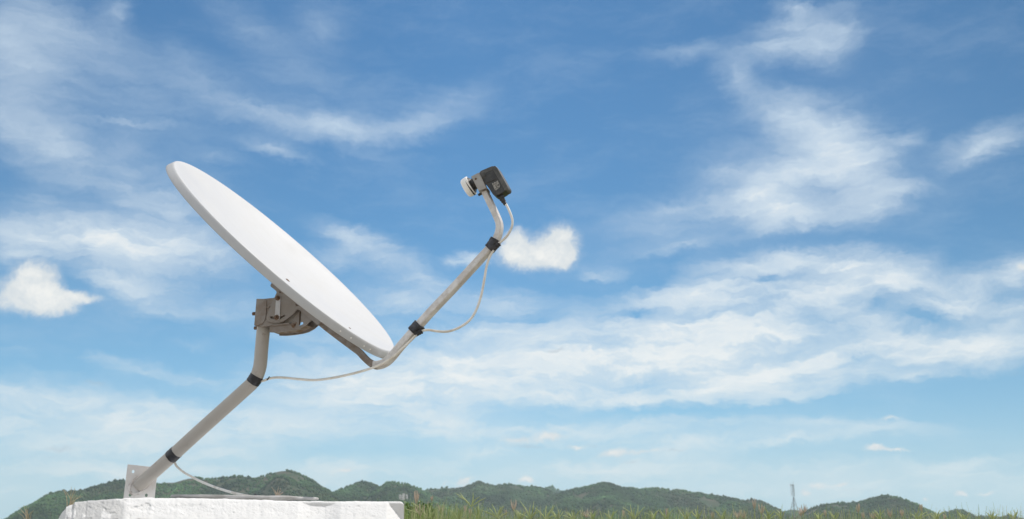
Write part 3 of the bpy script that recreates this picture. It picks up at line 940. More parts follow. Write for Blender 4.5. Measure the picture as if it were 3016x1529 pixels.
wall = fast_mesh('parapet_wall', full.reshape(-1, 3), q, M_wall, True, tint.reshape(-1, 3), loc=tuple(w_p * np.array([1, 1, 0]) + np.array([0, 0, -EYE])))
me = wall.data
bm = bmesh.new(); bm.from_mesh(me)
bm.verts.ensure_lookup_table()
for c in (0, nc - 1):
    bm.faces.new([bm.verts[int(i)] for i in idx[c]])
bmesh.ops.recalc_face_normals(bm, faces=bm.faces)
bm.to_mesh(me); bm.free()
tag(wall, 'low white plastered wall with a chipped grey left end, under the satellite dish', 'wall', kind='thing')

# spare cable coiled on top of the wall
coil = []
DCO = 2.62
for k in range(130):
    w = 2 * math.pi * k / 30.0 + 0.9
    turn = k / 30.0
    rx = 0.138 + 0.016 * math.sin(turn * 2.1)
    ry = 0.075 + 0.010 * math.cos(turn * 3.3)
    cxx = ray(738, 1466)[0] * DCO
    x = cxx + rx * math.cos(w) + 0.008 * math.sin(turn * 1.7)
    y = DCO + (x - cxx) * 0.30 + ry * math.sin(w) + 0.004 * math.cos(turn * 5)
    z = 0.0685 + 0.0012 * turn + 0.0016 * math.sin(w + turn * 1.3) + (0.0075 if 1.0 < turn < 3.2 else 0.001) * max(0, -math.cos(w + 0.5 * turn)) ** 0.6 * abs(math.sin(2 * w + turn))
    coil.append(np.array([x, y, z]))
coil = np.array([run[-1]] + coil)
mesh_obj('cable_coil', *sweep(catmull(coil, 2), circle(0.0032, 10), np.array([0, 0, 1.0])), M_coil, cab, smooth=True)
tpx = ray(760, 1467)[0] * (DCO - 0.07)
k0 = coil[10:]
near = k0[np.argmin(np.abs(k0[:, 0] - tpx) + (k0[:, 1] > DCO) * 9 - k0[:, 2])]
mesh_obj('coil_tie', *cyl(near + np.array([-0.006, 0, 0.003]), near + np.array([0.006, 0, -0.004]), 0.0052, n=10), M_tape, cab, smooth=True)

# ------------------------------------------------------------------ ground
M_ground = Mat('dry grassy earth', rough=0.95, spec=0.1)
g1 = M_ground.ramp(M_ground.noise(0.25, 8, 0.65), 0.38, 0.62)
g2 = M_ground.ramp(M_ground.noise(6, 6, 0.6), 0.35, 0.7)
near = M_ground.n.new('ShaderNodeVectorMath'); near.operation = 'LENGTH'
M_ground.l.new(M_ground.tc, near.inputs[0])
bounce_zone = M_ground.ramp(M_ground.math('ADD', near.outputs['Value'], M_ground.math('MULTIPLY', M_ground.noise(0.5, 5), 4.0)), 5.5, 9.0)
pale = M_ground.mix(M_ground.ramp(M_ground.noise(2.0, 6), 0.35, 0.65), (0.30, 0.26, 0.20), (0.22, 0.18, 0.13))  # unseen ground near the lens made pale to bounce light upward
M_ground.color(M_ground.mix(bounce_zone, pale, M_ground.mix(g1, M_ground.mix(g2, (0.10, 0.12, 0.05), (0.20, 0.18, 0.10)), (0.36, 0.30, 0.21))))
gx = np.concatenate([-np.geomspace(4500, 2, 60), np.linspace(-1.5, 1.5, 7), np.geomspace(2, 4500, 60)])
gX, gY = np.meshgrid(gx, gx, indexing='ij')
gZ = -EYE + (fbm(gX * 0.8, gY * 0.8, 3, 3) - 0.5) * 0.05 * (np.hypot(gX, gY) < 60) * np.clip((np.hypot(gX, gY - 3) - 2) / 3, 0, 1)
gi = np.arange(gX.size).reshape(gX.shape)
gq = np.stack([gi[:-1, :-1].ravel(), gi[1:, :-1].ravel(), gi[1:, 1:].ravel(), gi[:-1, 1:].ravel()], 1)
ground = fast_mesh('ground', np.stack([gX.ravel(), gY.ravel(), gZ.ravel()], 1), gq, M_ground)
tag(ground, 'flat grassy ground reaching to the hills', 'ground', kind='structure')

# ------------------------------------------------------------------ hills
M_hill = Mat('hill earth and scrub', rough=0.95, spec=0.1)
h1 = M_hill.noise(0.02, 8, 0.65)
M_hill.color(M_hill.mix(M_hill.ramp(h1, 0.4, 0.65), (0.035, 0.060, 0.028), (0.10, 0.085, 0.060)))
M_forest = Mat('forest foliage', rough=0.9, spec=0.15)
fn = M_forest.noise(0.35, 4, 0.7)
M_forest.color(M_forest.mix(M_forest.ramp(fn, 0.3, 0.7, 0.0, 0.5), M_forest.attr('tint'), (0.035, 0.055, 0.022)))

R_LEFT = [(-420, 1558), (-200, 1556), (-60, 1548), (15, 1529), (43, 1511), (78, 1491), (109, 1474), (132, 1460), (155, 1450), (177, 1446), (202, 1446), (233, 1444), (264, 1436), (295, 1426), (331, 1418), (357, 1412),
          (368, 1414), (390, 1420), (420, 1423), (462, 1423), (511, 1422), (551, 1407), (579, 1404), (607, 1409), (641, 1408), (673, 1403), (700, 1399), (745, 1403), (784, 1398), (802, 1389), (832, 1383),
          (854, 1384), (876, 1392), (919, 1411), (952, 1435), (980, 1449), (1020, 1463), (1060, 1478), (1120, 1500), (1200, 1530), (1300, 1556)]
R_2 = [(900, 1520), (940, 1476), (980, 1449), (1006, 1439), (1039, 1426), (1067, 1415), (1089, 1419), (1117, 1432), (1150, 1450), (1190, 1475), (1240, 1505), (1300, 1552)]
R_3 = [(1040, 1520), (1080, 1460), (1126, 1428), (1143, 1418), (1167, 1416), (1202, 1424), (1240, 1437), (1262, 1448), (1300, 1468), (1360, 1500), (1430, 1552)]
R_4 = [(1180, 1500), (1220, 1455), (1257, 1438), (1280, 1439), (1308, 1432), (1355, 1437), (1383, 1428), (1409, 1417), (1425, 1424), (1453, 1429), (1502, 1425), (1546, 1432), (1593, 1433), (1625, 1445), (1665, 1470), (1720, 1500), (1800, 1540)]
R_5 = [(1560, 1520), (1610, 1470), (1662, 1445), (1709, 1436), (1738, 1430), (1778, 1420), (1801, 1423), (1826, 1435), (1861, 1434), (1887, 1439), (1935, 1436), (1967, 1440), (2003, 1443), (2018, 1448), (2058, 1452),
       (2091, 1458), (2154, 1464), (2187, 1474), (2200, 1478), (2240, 1500), (2300, 1530), (2400, 1556)]
R_5b = [(2100, 1530), (2150, 1490), (2187, 1474), (2217, 1469), (2243, 1474), (2275, 1489), (2306, 1507), (2340, 1530), (2400, 1556)]
R_FAR = [(1480, 1480), (1560, 1450), (1600, 1437), (1623, 1433), (1641, 1442), (1662, 1448), (1720, 1470), (1800, 1500)]
R_LOW = [(2180, 1520), (2270, 1512), (2306, 1507), (2331, 1502), (2353, 1506), (2375, 1505), (2440, 1512), (2560, 1530)]
R_6 = [(2300, 1545), (2350, 1520), (2383, 1499), (2417, 1485), (2453, 1481), (2528, 1478), (2558, 1468), (2600, 1457), (2647, 1460), (2675, 1470), (2703, 1484), (2745, 1506), (2790, 1525), (2860, 1552)]
R_7 = [(2660, 1540), (2720, 1516), (2778, 1510), (2806, 1503), (2828, 1499), (2845, 1505), (2873, 1519), (2898, 1517), (2939, 1523), (2981, 1517), (3030, 1523), (3150, 1535), (3400, 1550)]
HILLS = [(R_LEFT, 2250, 620, 10.0), (R_2, 2500, 420, 8.0), (R_3, 2350, 420, 8.0), (R_4, 2750, 520, 8.0), (R_5, 2550, 640, 9.0), (R_5b, 2420, 380, 7.0), (R_FAR, 3900, 300, 6.0), (R_LOW, 3300, 260, 5.0), (R_6, 2350, 480, 8.0),
         (R_7, 2600, 300, 6.0)]
ico_v = []
phi = (1 + 5 ** 0.5) / 2
for a_, b_ in ((1, phi), (1, -phi), (-1, phi), (-1, -phi)):
    ico_v += [(0, a_, b_), (a_, b_, 0), (b_, 0, a_)]
bmi = bmesh.new()
bmesh.ops.create_icosphere(bmi, subdivisions=1, radius=1.0)
ICO_V = np.array([v.co[:] for v in bmi.verts]); ICO_F = np.array([[v.index for v in f.verts] for f in bmi.faces]); bmi.free()
tree_pos, tree_rad, tree_tint = [], [], []
for hi, (rp, D, Wd, amp) in enumerate(HILLS):
    rp = np.array(rp, float)
    ae = np.array([azel(x, y) for x, y in rp])
    naz = int((ae[-1, 0] - ae[0, 0]) * D / 7)
    azs = np.linspace(ae[0, 0], ae[-1, 0], naz)
    crest_el = np.interp(azs, ae[:, 0], ae[:, 1])
    crest = np.tan(crest_el) * D + EYE - 3.0 * (D / 2400)          # trees stand above the earth
    crest = np.maximum(crest, 0.5)
    ts = np.linspace(-1.0, 1.0, 90)                                # -1 front foot, 0 crest, 1 back foot
    AZ, TT = np.meshgrid(azs, ts, indexing='ij')
    wob = (fbm(AZ * 14 + hi * 3, AZ * 0, 3, 40 + hi) - 0.5) * Wd * 0.0
    dist = D + TT * Wd + wob
    g = np.where(TT < 0, (1 - np.abs(TT)) ** 1.15, np.cos(np.clip(TT, 0, 1) * math.pi / 2) ** 1.2)
    X, Y = np.sin(AZ) * dist, np.cos(AZ) * dist
    spur = (1 - np.abs(fbm(X / 170 + hi, Y / 340, 4, 60 + hi) - 0.5) * 4) * 26 + (fbm(X / 60, Y / 60, 4, 80 + hi) - 0.5) * 18
    env = np.clip(np.abs(TT) * 3.0, 0, 1) * np.clip((1 - np.abs(TT)) * 2.5, 0, 1)
    Z = crest[:, None] * g * (1.0) + (spur - 14) * env * np.clip(crest / 60, 0.15, 1.2)[:, None]
    # keep slopes in front under the sight line of the crest
    lim = np.tan(crest_el)[:, None] * dist + EYE - 3.4 * (D / 2400)
    Z = np.where(TT < -0.02, np.minimum(Z, lim - 1.5 * np.abs(TT) * 10), Z)
    Z = np.maximum(Z, -0.5) - EYE
    ii = np.arange(X.size).reshape(X.shape)
    qq = np.stack([ii[:-1, :-1].ravel(), ii[1:, :-1].ravel(), ii[1:, 1:].ravel(), ii[:-1, 1:].ravel()], 1)
    ho = fast_mesh('hill', np.stack([X.ravel(), Y.ravel(), Z.ravel()], 1), qq, M_hill)
    tag(ho, 'forested hill', 'hill', kind='structure')
    # canopy
    area_n = int((ae[-1, 0] - ae[0, 0]) * D * Wd / 20)
    ai = rng.uniform(0, naz - 1.001, area_n); ti = rng.uniform(0, 1, area_n) ** 0.75 * 48
    ti = 48 - ti * 1.0 + 0.0
    ti = np.clip(ti, 0, 50)
    i0, j0 = ai.astype(int), np.clip(ti.astype(int), 0, 88)
    fx, fy = ai - i0, ti - j0
    def samp(A): return (A[i0, j0] * (1 - fx) + A[i0 + 1, j0] * fx) * (1 - fy) + (A[i0, j0 + 1] * (1 - fx) + A[i0 + 1, j0 + 1] * fx) * fy
    px_, py_, pz_ = samp(X), samp(Y), samp(Z)
    cover = fbm(px_ / 70, py_ / 70, 4, 120)
    # the bald rocky top of the left hill and other thin spots
    azp = np.arctan2(px_, py_)
    ra, re_ = azel(838, 1393)
    elp = pz_ / np.hypot(px_, py_)
    bald = np.exp(-((azp - ra) / 0.014) ** 2 - ((elp - re_) / 0.0065) ** 2) if hi == 0 else 0
    keep = (cover + (fbm(px_ / 14, py_ / 14, 2, 121) - 0.5) * 0.35 - bald * 0.22) > 0.34
    px_, py_, pz_, cover = px_[keep], py_[keep], pz_[keep], cover[keep]
    m = len(px_)
    rad = rng.uniform(1.6, 3.1, m) * (D / 2400) * (1 + (rng.uniform(0, 1, m) > 0.92) * 0.4)
    tree_pos.append(np.stack([px_, py_, pz_ + rad * 0.55], 1)); tree_rad.append(rad)
    warm = fbm(px_ / 120, py_ / 120, 4, 130)[:, None]
    rr_ = rng.uniform(0, 1, (m, 1))
    big = (0.22 + 1.6 * fbm(px_ / 60, py_ / 110, 4, 150))[:, None] ** 1.8 * 1.1
    c = (np.array([0.022, 0.060, 0.026]) * (1 - rr_) + np.array([0.060, 0.115, 0.038]) * rr_) * big
    br = np.clip((warm - 0.54) * 5 + (bald[:, None][keep] * 1.0 if hi == 0 else 0), 0, 1) * rng.uniform(0, 1, (m, 1))
    c = c * (1 - br * 0.5) + np.array([0.15, 0.115, 0.080]) * br * 0.5
    tree_tint.append(c)
TP, TR, TTi = np.concatenate(tree_pos), np.concatenate(tree_rad), np.concatenate(tree_tint)
nt = len(TP)
sc3 = rng.uniform(0.75, 1.25, (nt, 1, 3))
jit = 1 + rng.uniform(-0.22, 0.22, (nt, len(ICO_V), 1))
FV = TP[:, None] + ICO_V[None] * TR[:, None, None] * sc3 * jit
FF = (np.arange(nt)[:, None, None] * len(ICO_V) + ICO_F[None]).reshape(-1, 3)
FCc = np.repeat(TTi, len(ICO_V), axis=0)
forest = fast_mesh('forest', FV.reshape(-1, 3), FF, M_forest, False, FCc)
tag(forest, 'dense green forest covering the distant hills', 'forest', kind='stuff')
print('trees', nt)

# ------------------------------------------------------------------ towers
M_steel = Mat('galvanised steel', rough=0.6, metal=0.3)
M_steel.color(M_steel.mix(M_steel.noise(0.5), (0.20, 0.22, 0.24), (0.28, 0.29, 0.31)))
M_white = Mat('white antenna casing', rough=0.5)
M_white.color(M_white.mix(M_white.noise(3), (0.72, 0.74, 0.76), (0.60, 0.62, 0.64)))


def at(px, py, D):
    r = ray(px, py)
    return r / math.hypot(r[0], r[1]) * D


DT = 1200.0
tb = at(2338, 1560, DT); tb[2] = -EYE
tower = thing('radio_tower', tuple(tb), 'thin grey steel lattice tower rising in the gap between the right-hand hills', 'tower')
topm, waist = at(2335.5, 1427, DT), at(2337.5, 1462, DT)
foot_px = [(2316, 0), (2370, 0), (2343, 6), (2339, -6)]
tparts = []
feet = []
for (x, dy) in foot_px:
    f_ = at(x, 1563, DT); f_[2] = -EYE; f_[1] += dy
    feet.append(f_)
    mesh_obj('leg', *cyl(waist + np.array([0, dy * 0.1, 0]), f_, 0.22, 0.32, n=6), M_steel, tower)
br = []
for t in (0.2, 0.4, 0.6, 0.8):
    ring = [waist * (1 - t) + f_ * t for f_ in (feet[0], feet[2], feet[1], feet[3])]
    for i in range(4):
        br.append(cyl(ring[i], ring[(i + 1) % 4], 0.12, n=5))
    nx = [waist * (1 - t + 0.2) + f_ * (t - 0.2) for f_ in (feet[0], feet[2], feet[1], feet[3])]
    for i in range(4):
        br.append(cyl(ring[i], nx[(i + 1) % 4], 0.09, n=5))
mesh_obj('bracing', *join(br), M_steel, tower)
mst = []
for dx in (-0.6, 0.6):
    for dy in (-0.6, 0.6):
        mst.append(cyl(waist + np.array([dx * 1.6, dy * 1.6, 0]), topm + np.array([dx, dy, 0]), 0.15, n=5))
for k in range(12):
    a_ = waist + (topm - waist) * k / 12; b_ = waist + (topm - waist) * (k + 1) / 12
    mst.append(cyl(a_ + np.array([-0.9, 0, 0]), b_ + np.array([0.9, 0, 0]), 0.14, n=5))
mesh_obj('mast', *join(mst), M_steel, tower)
mesh_obj('crossarm', *cyl(at(2326, 1429, DT), at(2338, 1429, DT), 0.3, n=5), M_steel, tower)
mesh_obj('aerial', *cyl(at(2328.5, 1424, DT), at(2331, 1460, DT), 0.18, n=5), M_steel, tower)
mesh_obj('aerial', *cyl(at(2335.5, 1418, DT), topm, 0.14, n=5), M_steel, tower)

DC = 300.0
cb_ = at(1191, 1560, DC); cb_[2] = -EYE
cell = thing('cell_mast', tuple(cb_), 'slim mast carrying white antenna panels, just above the right end of the wall', 'mast')
mesh_obj('pole', *cyl(cb_, at(1191, 1452, DC), 0.16, 0.12, n=8), M_steel, cell)
for (x, y0, y1, dy) in ((1178, 1457, 1471, 0.2), (1189, 1454, 1473, -0.5), (1198, 1457, 1470, 0.4), (1184, 1459, 1472, 0.8)):
    a_, b_ = at(x, y0, DC), at(x, y1, DC)
    a_[1] += dy; b_[1] += dy
    w = 0.26
    P_ = [b_ + [-w, -.12, 0], b_ + [w, -.12, 0], a_ + [w, -.12, 0], a_ + [-w, -.12, 0]]
    mesh_obj('antenna_panel', *prism([P_], np.array([0, 0.24, 0])), M_white, cell, bevel=0.05)
mesh_obj('bracket', *join([cyl(at(1177, 1462, DC), at(1199, 1462, DC), 0.05, n=6), cyl(at(1177, 1468, DC), at(1199, 1468, DC), 0.05, n=6)]), M_steel, cell)
mesh_obj('lightning_rod', *cyl(at(1190, 1432, DC), at(1191, 1453, DC), 0.04, n=6), M_steel, cell)

# ------------------------------------------------------------------ grasses
M_grass = Mat('green grass', rough=0.6, spec=0.3)
M_grass.color(M_grass.attr('tint'))
M_grass.b.inputs['Subsurface Weight'].default_value = 0.0
M_tan = Mat('dry seed spikes', rough=0.8, spec=0.2)
M_tan.color(M_tan.mix(M_tan.noise(40), (0.50, 0.39, 0.31), (0.62, 0.52, 0.43)))
M_green_spike = Mat('green seed spikes', rough=0.7, spec=0.2)
M_green_spike.color(M_green_spike.mix(M_green_spike.noise(40), (0.38, 0.44, 0.20), (0.55, 0.58, 0.32)))
M_stem = Mat('grass stem', rough=0.7, spec=0.2)
M_stem.color(M_stem.mix(M_stem.noise(20), (0.17, 0.24, 0.08), (0.30, 0.30, 0.13)))


def blades(n, xr, dr, hr, seed, tints, width=0.0035, lean=0.22):
    """n curved blades; xr = azimuth range, dr = distance range, hr = tip height above the ground"""
    g = np.random.default_rng(seed)
    azb = xr[0] + (xr[1] - xr[0]) * g.uniform(0, 1, n) ** (1.5 if seed in (1, 2) else 1.0); d = dr[0] + (dr[1] - dr[0]) * g.uniform(0, 1, n) ** 1.2
    bx, by = np.sin(azb) * d, np.cos(azb) * d
    h = g.uniform(*hr, n)
    la = g.uniform(0, 2 * np.pi, n); le = g.uniform(0.03, lean, n) * h
    fa = g.uniform(0, 2 * np.pi, n)
    wdt = width * g.uniform(0.6, 1.3, n)
    T = np.array([0, 0.35, 0.65, 0.86, 1.0])
    V = np.zeros((n, 5, 2, 3))
    for k, t in enumerate(T):
        cx = bx + np.cos(la) * le * t ** 2.2; cy = by + np.sin(la) * le * t ** 2.2; cz_ = -EYE + h * t
        ww = wdt * (1 - t ** 2) + 0.0003
        for s_, sg in enumerate((-1, 1)):
            V[:, k, s_, 0] = cx + sg * np.cos(fa) * ww; V[:, k, s_, 1] = cy + sg * np.sin(fa) * ww; V[:, k, s_, 2] = cz_
    base = np.arange(n)[:, None] * 10
    q = np.concatenate([np.stack([base[:, 0] + 2 * k, base[:, 0] + 2 * k + 1, base[:, 0] + 2 * k + 3, base[:, 0] + 2 * k + 2], 1) for k in range(4)])
    tt = np.array(tints)
    c = tt[g.integers(0, len(tt), n)] * g.uniform(0.75, 1.2, (n, 1))
    return V.reshape(-1, 3), q, np.repeat(c, 10, axis=0)


TG = [(0.27, 0.36, 0.11), (0.40, 0.48, 0.18), (0.52, 0.55, 0.27), (0.22, 0.33, 0.09), (0.56, 0.52, 0.33)]
VV, QQ, CCs, k = [], [], [], 0
azR = (azel(1196, 1529)[0], azel(3060, 1529)[0])
azL = (azel(-60, 1529)[0], azel(190, 1529)[0])
AZ0, AZ1 = azel(1200, 1529)[0], azel(1290, 1529)[0]
for a in ((32000, azR, (3.9, 9.0), (0.88, 1.19), 1, TG), (9000, azR, (9.0, 26.0), (0.8, 1.30), 2, TG), (7000, azL, (4.0, 16.0), (0.75, 1.08), 3, TG),
          (6000, (azL[1], azR[0]), (4.2, 16.0), (0.7, 1.05), 5, TG), (3600, (AZ0, AZ1), (3.9, 4.9), (0.98, 1.21), 4, TG)):
    v_, q_, c_ = blades(*a)
    VV.append(v_); QQ.append(q_ + k); CCs.append(c_); k += len(v_)
grass = fast_mesh('grass', np.concatenate(VV), np.concatenate(QQ), M_grass, True, np.concatenate(CCs))
tag(grass, 'tall green and straw coloured grass growing beyond the wall', 'grass', kind='stuff')


def ordinal(i):
    return ['first', 'second', 'third', 'fourth', 'fifth', 'sixth', 'seventh', 'eighth', 'ninth', 'tenth', 'eleventh', 'twelfth', 'thirteenth', 'fourteenth', 'fifteenth', 'sixteenth', 'seventeenth', 'eighteenth',
            'nineteenth', 'twentieth', 'twenty-first', 'twenty-second', 'twenty-third', 'twenty-fourth', 'twenty-fifth', 'twenty-sixth', 'twenty-seventh', 'twenty-eighth', 'twenty-ninth', 'thirtieth'][i]


def stalk(px, py, d, kind, label, group, size=1.0, spread=0.5, n=7, tips=None, curl=0.0):
    """flowering grass: a thin culm carrying a whorl of spikes; (px, py) fixes the foot of the whorl"""
    rs = random.Random(int(px * 7 + py))
    hub = at(px, py, d)
    root = hub + np.array([rs.uniform(-.10, .10), rs.uniform(-.06, .10), 0]); root[2] = -EYE
    t = thing('grass_stalk', tuple(root), label, 'grass stalk', group)
    mid = (root + hub) / 2 + np.array([rs.uniform(-.03, .03), rs.uniform(-.03, .03), 0.05])
    mesh_obj('stem', *sweep(catmull([root, mid, hub], 5), circle(1.0, 6), np.array([0.2, 0.9, 0.1]), scale=[0.0022 - 0.0009 * i / 10 for i in range(11)]), M_stem, t, smooth=True)
    parts = []
    mm = M_tan if kind == 'tan' else M_green_spike
    for i in range(n):
        if tips and i < len(tips):
            tip = at(tips[i][0], tips[i][1], d + rs.uniform(-.02, .02))
        else:
            ang = 2 * math.pi * (i + rs.uniform(0, .6)) / n
            L = size * rs.uniform(0.8, 1.15) * (0.050 if kind == 'tan' else 0.062)
            sp = spread * rs.uniform(0.6, 1.2)
            tip = hub + np.array([math.cos(ang) * math.sin(sp), math.sin(ang) * math.sin(sp), math.cos(sp)]) * L
        ctrl = (hub + tip) / 2 + (np.array([rs.uniform(-1, 1), 0, 0.6]) * 0.006 if kind == 'green' else (tip - hub) * 0 + np.array([(tip - hub)[0], (tip - hub)[1], 0]) * 0.25)
        path = catmull([hub, ctrl, tip + np.array([curl * 0.01, 0, 0])], 5)
        r0 = 0.0015 if kind == 'tan' else 0.0017
        sc = [r0 * (0.55 + 0.75 * math.sin(math.pi * min(1, j / 10 + 0.12)) + (0.18 if j % 2 else 0)) for j in range(11)]
        sc[-1] = r0 * 0.25
        parts.append(sweep(path, circle(1.0, 5), np.array([0.15, 0.95, 0.2]), scale=sc))
    mesh_obj('seed_spikes', *join(parts), mm, t, smooth=False)
    return t


tans = [(1226, 1484, 4.4, 1.0, .22), (1272, 1476, 5.6, .5, .35), (1298, 1514, 4.8, .9, .35), (1238, 1521, 4.1, 1.0, .5), (1371, 1514, 4.8, .8, .2), (1385, 1521, 4.6, .6, .2), (1513, 1506, 4.7, .95, .30),
        (1490, 1519, 5.2, .5, .2), (1727, 1524, 5.0, .8, .7), (1837, 1523, 5.0, .6, .15), (1964, 1522, 5.2, .7, .1), (2100, 1527, 5.4, .6, .3), (2172, 1528, 5.0, .8, .5), (2190, 1527, 5.4, .8, .45),
        (2222, 1500, 5.2, .9, .2), (2243, 1516, 5.0, .9, .35), (2366, 1512, 5.0, .8, .55), (2360, 1520, 5.3, .6, .4), (2432, 1522, 5.6, .6, .2), (2528, 1512, 5.2, .8, .2), (2543, 1529, 5.4, .6, .25),
        (2573, 1529, 5.2, .6, .45), (2622, 1524, 5.2, .7, .3), (2657, 1522, 5.4, .6, .3), (2714, 1508, 5.3, .7, .2), (2783, 1530, 5.6, .5, .3)]
for i, (x, y, d, s_, sp) in enumerate(tans):
    stalk(x, y, d, 'tan', 'pinkish brown grass seed head, %s brown one counting rightward from the wall' % ordinal(i), 'brown seed heads above the grass', s_, sp, 7)
greens = [(1388, 1493, 4.3, 1, [(1342, 1453), (1354, 1451), (1393, 1450), (1431, 1466), (1372, 1478), (1349, 1462)]), (1264, 1527, 4.2, 1, [(1190, 1498), (1212, 1478), (1258, 1485), (1235, 1492), (1268, 1489), (1290, 1500), (1246, 1500)]),
          (1349, 1530, 4.4, 1, [(1317, 1500), (1345, 1490), (1355, 1500), (1374, 1502), (1330, 1508)]), (1408, 1530, 4.4, .9, [(1410, 1480), (1405, 1490), (1380, 1512), (1413, 1500)]),
          (1465, 1526, 4.3, 1, [(1415, 1502), (1440, 1495), (1472, 1490), (1482, 1490), (1500, 1508), (1448, 1484), (1430, 1510)]), (1530, 1531, 4.5, .8, None), (1563, 1530, 4.4, 1, [(1531, 1475), (1562, 1487), (1573, 1475), (1520, 1511), (1590, 1505)]),
          (1607, 1530, 4.3, 1, [(1575, 1496), (1609, 1488), (1629, 1486), (1632, 1498), (1584, 1506), (1645, 1516)]), (1640, 1533, 4.6, .8, None), (1690, 1531, 4.6, .9, [(1655, 1518), (1671, 1507), (1684, 1504), (1702, 1512), (1662, 1506)]),
          (1745, 1532, 4.8, .7, None), (1868, 1531, 4.4, 1, [(1834, 1494), (1879, 1485), (1856, 1486), (1847, 1512)]), (1800, 1534, 4.8, .8, None), (1925, 1533, 4.8, .8, None), (1965, 1532, 4.8, .8, [(1953, 1503), (1948, 1515), (1970, 1508)]),
          (2020, 1531, 4.8, .9, [(2019, 1504), (2030, 1515), (2008, 1518)]), (2055, 1529, 4.8, .7, [(2055, 1488), (2048, 1516)]), (2128, 1532, 4.9, .8, None), (2262, 1531, 4.8, .9, [(2282, 1508), (2272, 1504), (2248, 1512), (2296, 1514)]),
          (2300, 1530, 4.9, .8, [(2288, 1510), (2305, 1517)]), (2412, 1534, 5.2, .7, None), (2460, 1532, 5.2, .7, [(2463, 1512), (2452, 1518)]), (2700, 1532, 5.0, .9, [(2680, 1512), (2700, 1509), (2733, 1507), (2722, 1514), (2745, 1512)]),
          (2590, 1531, 5.2, .8, [(2575, 1506), (2588, 1517)]), (2760, 1533, 5.2, .8, None), (2840, 1535, 5.4, .8, [(2837, 1515), (2850, 1522)]), (2925, 1533, 5.4, .8, [(2911, 1511), (2926, 1500), (2935, 1518)]), (2985, 1533, 5.4, .8, None)]
for i, (x, y, d, s_, tips) in enumerate(greens):
    stalk(x, y, d, 'green', 'pale green grass stalk with spreading spikes, %s green one counting rightward from the wall' % ordinal(i), 'green spiked stalks above the grass', s_, 0.7, 7 if tips is None else max(len(tips), 6) + 1, tips)

# dry tufts showing over and beside the wall
M_dry = Mat('dry straw', rough=0.8, spec=0.2)
M_dry.color(M_dry.mix(M_dry.noise(30), (0.44, 0.36, 0.24), (0.58, 0.50, 0.36)))
for (x, y, d, h, wdt, lab) in ((206, 1492, 3.35, 0.048, 0.022, 'dry straw tuft poking up behind the broken left end of the wall'),
                               (816, 1474, 3.9, 0.040, 0.020, 'reddish dry tuft behind the wall, under the dish, beside the coiled cable'),
                               (80, 1534, 4.4, 0.050, 0.028, 'dry straw tuft at the bottom edge, outside the broken end of the wall')):
    rs = random.Random(int(x))
    hub = at(x, y, d)
    root = hub.copy(); root[2] = -EYE
    t = thing('dry_grass_tuft', tuple(root), lab, 'grass tuft')
    stems, tipsm = [], []
    for i in range(10):
        rx = root + np.array([rs.uniform(-.02, .02), rs.uniform(-.02, .02), 0])
        mid = hub + np.array([rs.uniform(-.3, .3) * wdt, rs.uniform(-.3, .3) * wdt, 0])
        a_ = rs.uniform(-1, 1)
        tip = hub + np.array([a_ * wdt * 1.15, rs.uniform(-1, 1) * wdt, h * rs.uniform(0.55, 1.15)])
        stems.append(sweep(catmull([rx, mid], 3), circle(0.0011, 5), np.array([0.2, 0.9, 0.1])))
        pth = catmull([mid, (mid + tip) / 2 + np.array([-a_ * 0.004, 0, 0.003]), tip], 4)
        tipsm.append(sweep(pth, circle(1.0, 5), np.array([0.2, 0.9, 0.1]), scale=np.linspace(0.0014, 0.0004, len(pth))))
    mesh_obj('stems', *join(stems), M_stem, t)
    mesh_obj('seed_spikes', *join(tipsm), M_dry if x != 816 else M_tan, t)

# leafy shrub at the right end of the wall
M_leaf = Mat('shrub leaf', rough=0.5, spec=0.35)
M_leaf.color(M_leaf.attr('tint'))
sb = at(1232, 1529, 4.6); sb[2] = -EYE
shrub = thing('shrub', tuple(sb), 'bright green leafy shrub at the right end of the white wall', 'shrub')
g = np.random.default_rng(21)
nl = 9000
th_ = g.uniform(0, 2 * np.pi, nl); rr = g.uniform(0, 1, nl) ** 0.5
zz = g.uniform(0.3, 1.0, nl)
topz_ = 0.095
env_r = 0.115 * np.sqrt(np.clip(1.02 - ((zz - 0.55) / 0.5) ** 2, 0.02, 1))
cx = sb[0] + np.cos(th_) * rr * env_r * 1.0; cy = sb[1] + np.sin(th_) * rr * env_r * 1.6
cz_ = -EYE + zz * (EYE + topz_) + (vnoise(cx * 30, cy * 30, 3) - 0.5) * 0.05
ln = g.uniform(0.005, 0.011, nl)
d1 = g.normal(size=(nl, 3)); d1 /= np.linalg.norm(d1, axis=1)[:, None]
d2 = np.cross(d1, g.normal(size=(nl, 3))); d2 /= np.linalg.norm(d2, axis=1)[:, None]
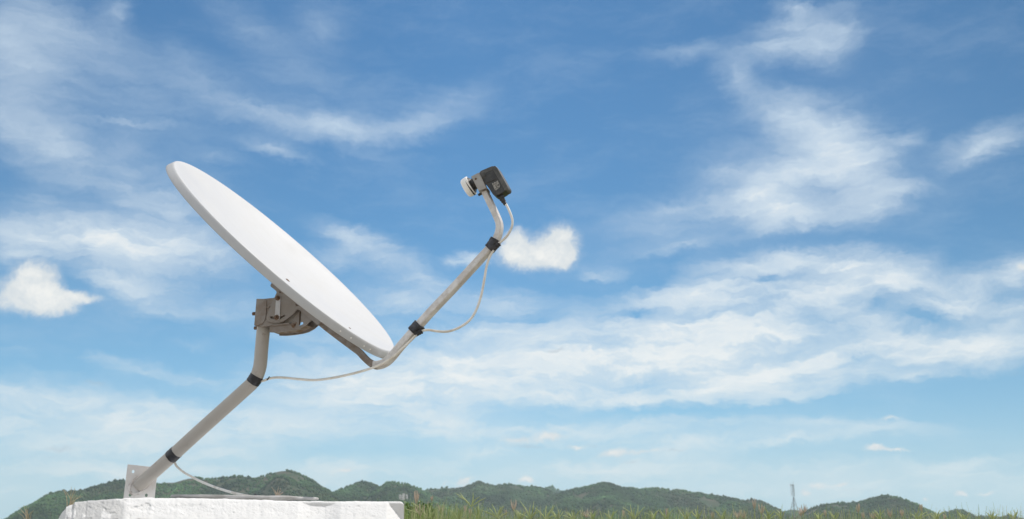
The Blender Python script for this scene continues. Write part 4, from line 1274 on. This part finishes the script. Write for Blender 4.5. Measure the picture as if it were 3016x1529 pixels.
cen_ = np.stack([cx, cy, cz_], 1)
LV = np.stack([cen_ - d1 * ln[:, None], cen_ + d2 * ln[:, None] * 0.45, cen_ + d1 * ln[:, None], cen_ - d2 * ln[:, None] * 0.45], 1)
LF = np.arange(nl * 4).reshape(nl, 4)
lt = np.array([0.085, 0.16, 0.03]) * g.uniform(0.6, 1.5, (nl, 1))
lo = fast_mesh('leaves', LV.reshape(-1, 3), LF, M_leaf, False, np.repeat(lt, 4, axis=0), loc=tuple(sb))
lo.parent = shrub; lo.location = (0, 0, 0)
tr = [sweep(catmull([sb + np.array([i * 0.01, 0, 0]), sb + np.array([i * 0.03, i * .01, 0.5]), sb + np.array([i * 0.05, -i * .02, 1.12])], 5), circle(1.0, 7), np.array([0.1, 0.95, 0.1]),
            scale=np.linspace(0.007, 0.002, 11)) for i in (-1, 0, 1)]
mesh_obj('stems', *join(tr), M_stem, shrub, smooth=True)

# ------------------------------------------------------------------ haze
M_haze = bpy.data.materials.new('thin haze')
M_haze.use_nodes = True
hn, hl = M_haze.node_tree.nodes, M_haze.node_tree.links
hn.clear()
hv = hn.new('ShaderNodeVolumePrincipled')
hv.inputs['Color'].default_value = (0.74, 0.90, 1.0, 1)
hv.inputs['Density'].default_value = 0.000085
hv.inputs['Anisotropy'].default_value = 0.2
ho_ = hn.new('ShaderNodeOutputMaterial')
hl.new(hv.outputs[0], ho_.inputs['Volume'])
X0, X1, Y0, Y1, Z0, Z1 = -4600, 4600, -4600, 4600, -EYE - 1, 175
hvt = [(x, y, z) for x in (X0, X1) for y in (Y0, Y1) for z in (Z0, Z1)]
hf = [(0, 1, 3, 2), (4, 6, 7, 5), (0, 4, 5, 1), (2, 3, 7, 6), (0, 2, 6, 4), (1, 5, 7, 3)]
hme = bpy.data.meshes.new('haze'); hme.from_pydata(hvt, [], hf); hme.materials.append(M_haze)
haze = bpy.data.objects.new('haze', hme); scene.collection.objects.link(haze)
tag(haze, 'thin pale haze in the air over the land', 'haze', kind='stuff')
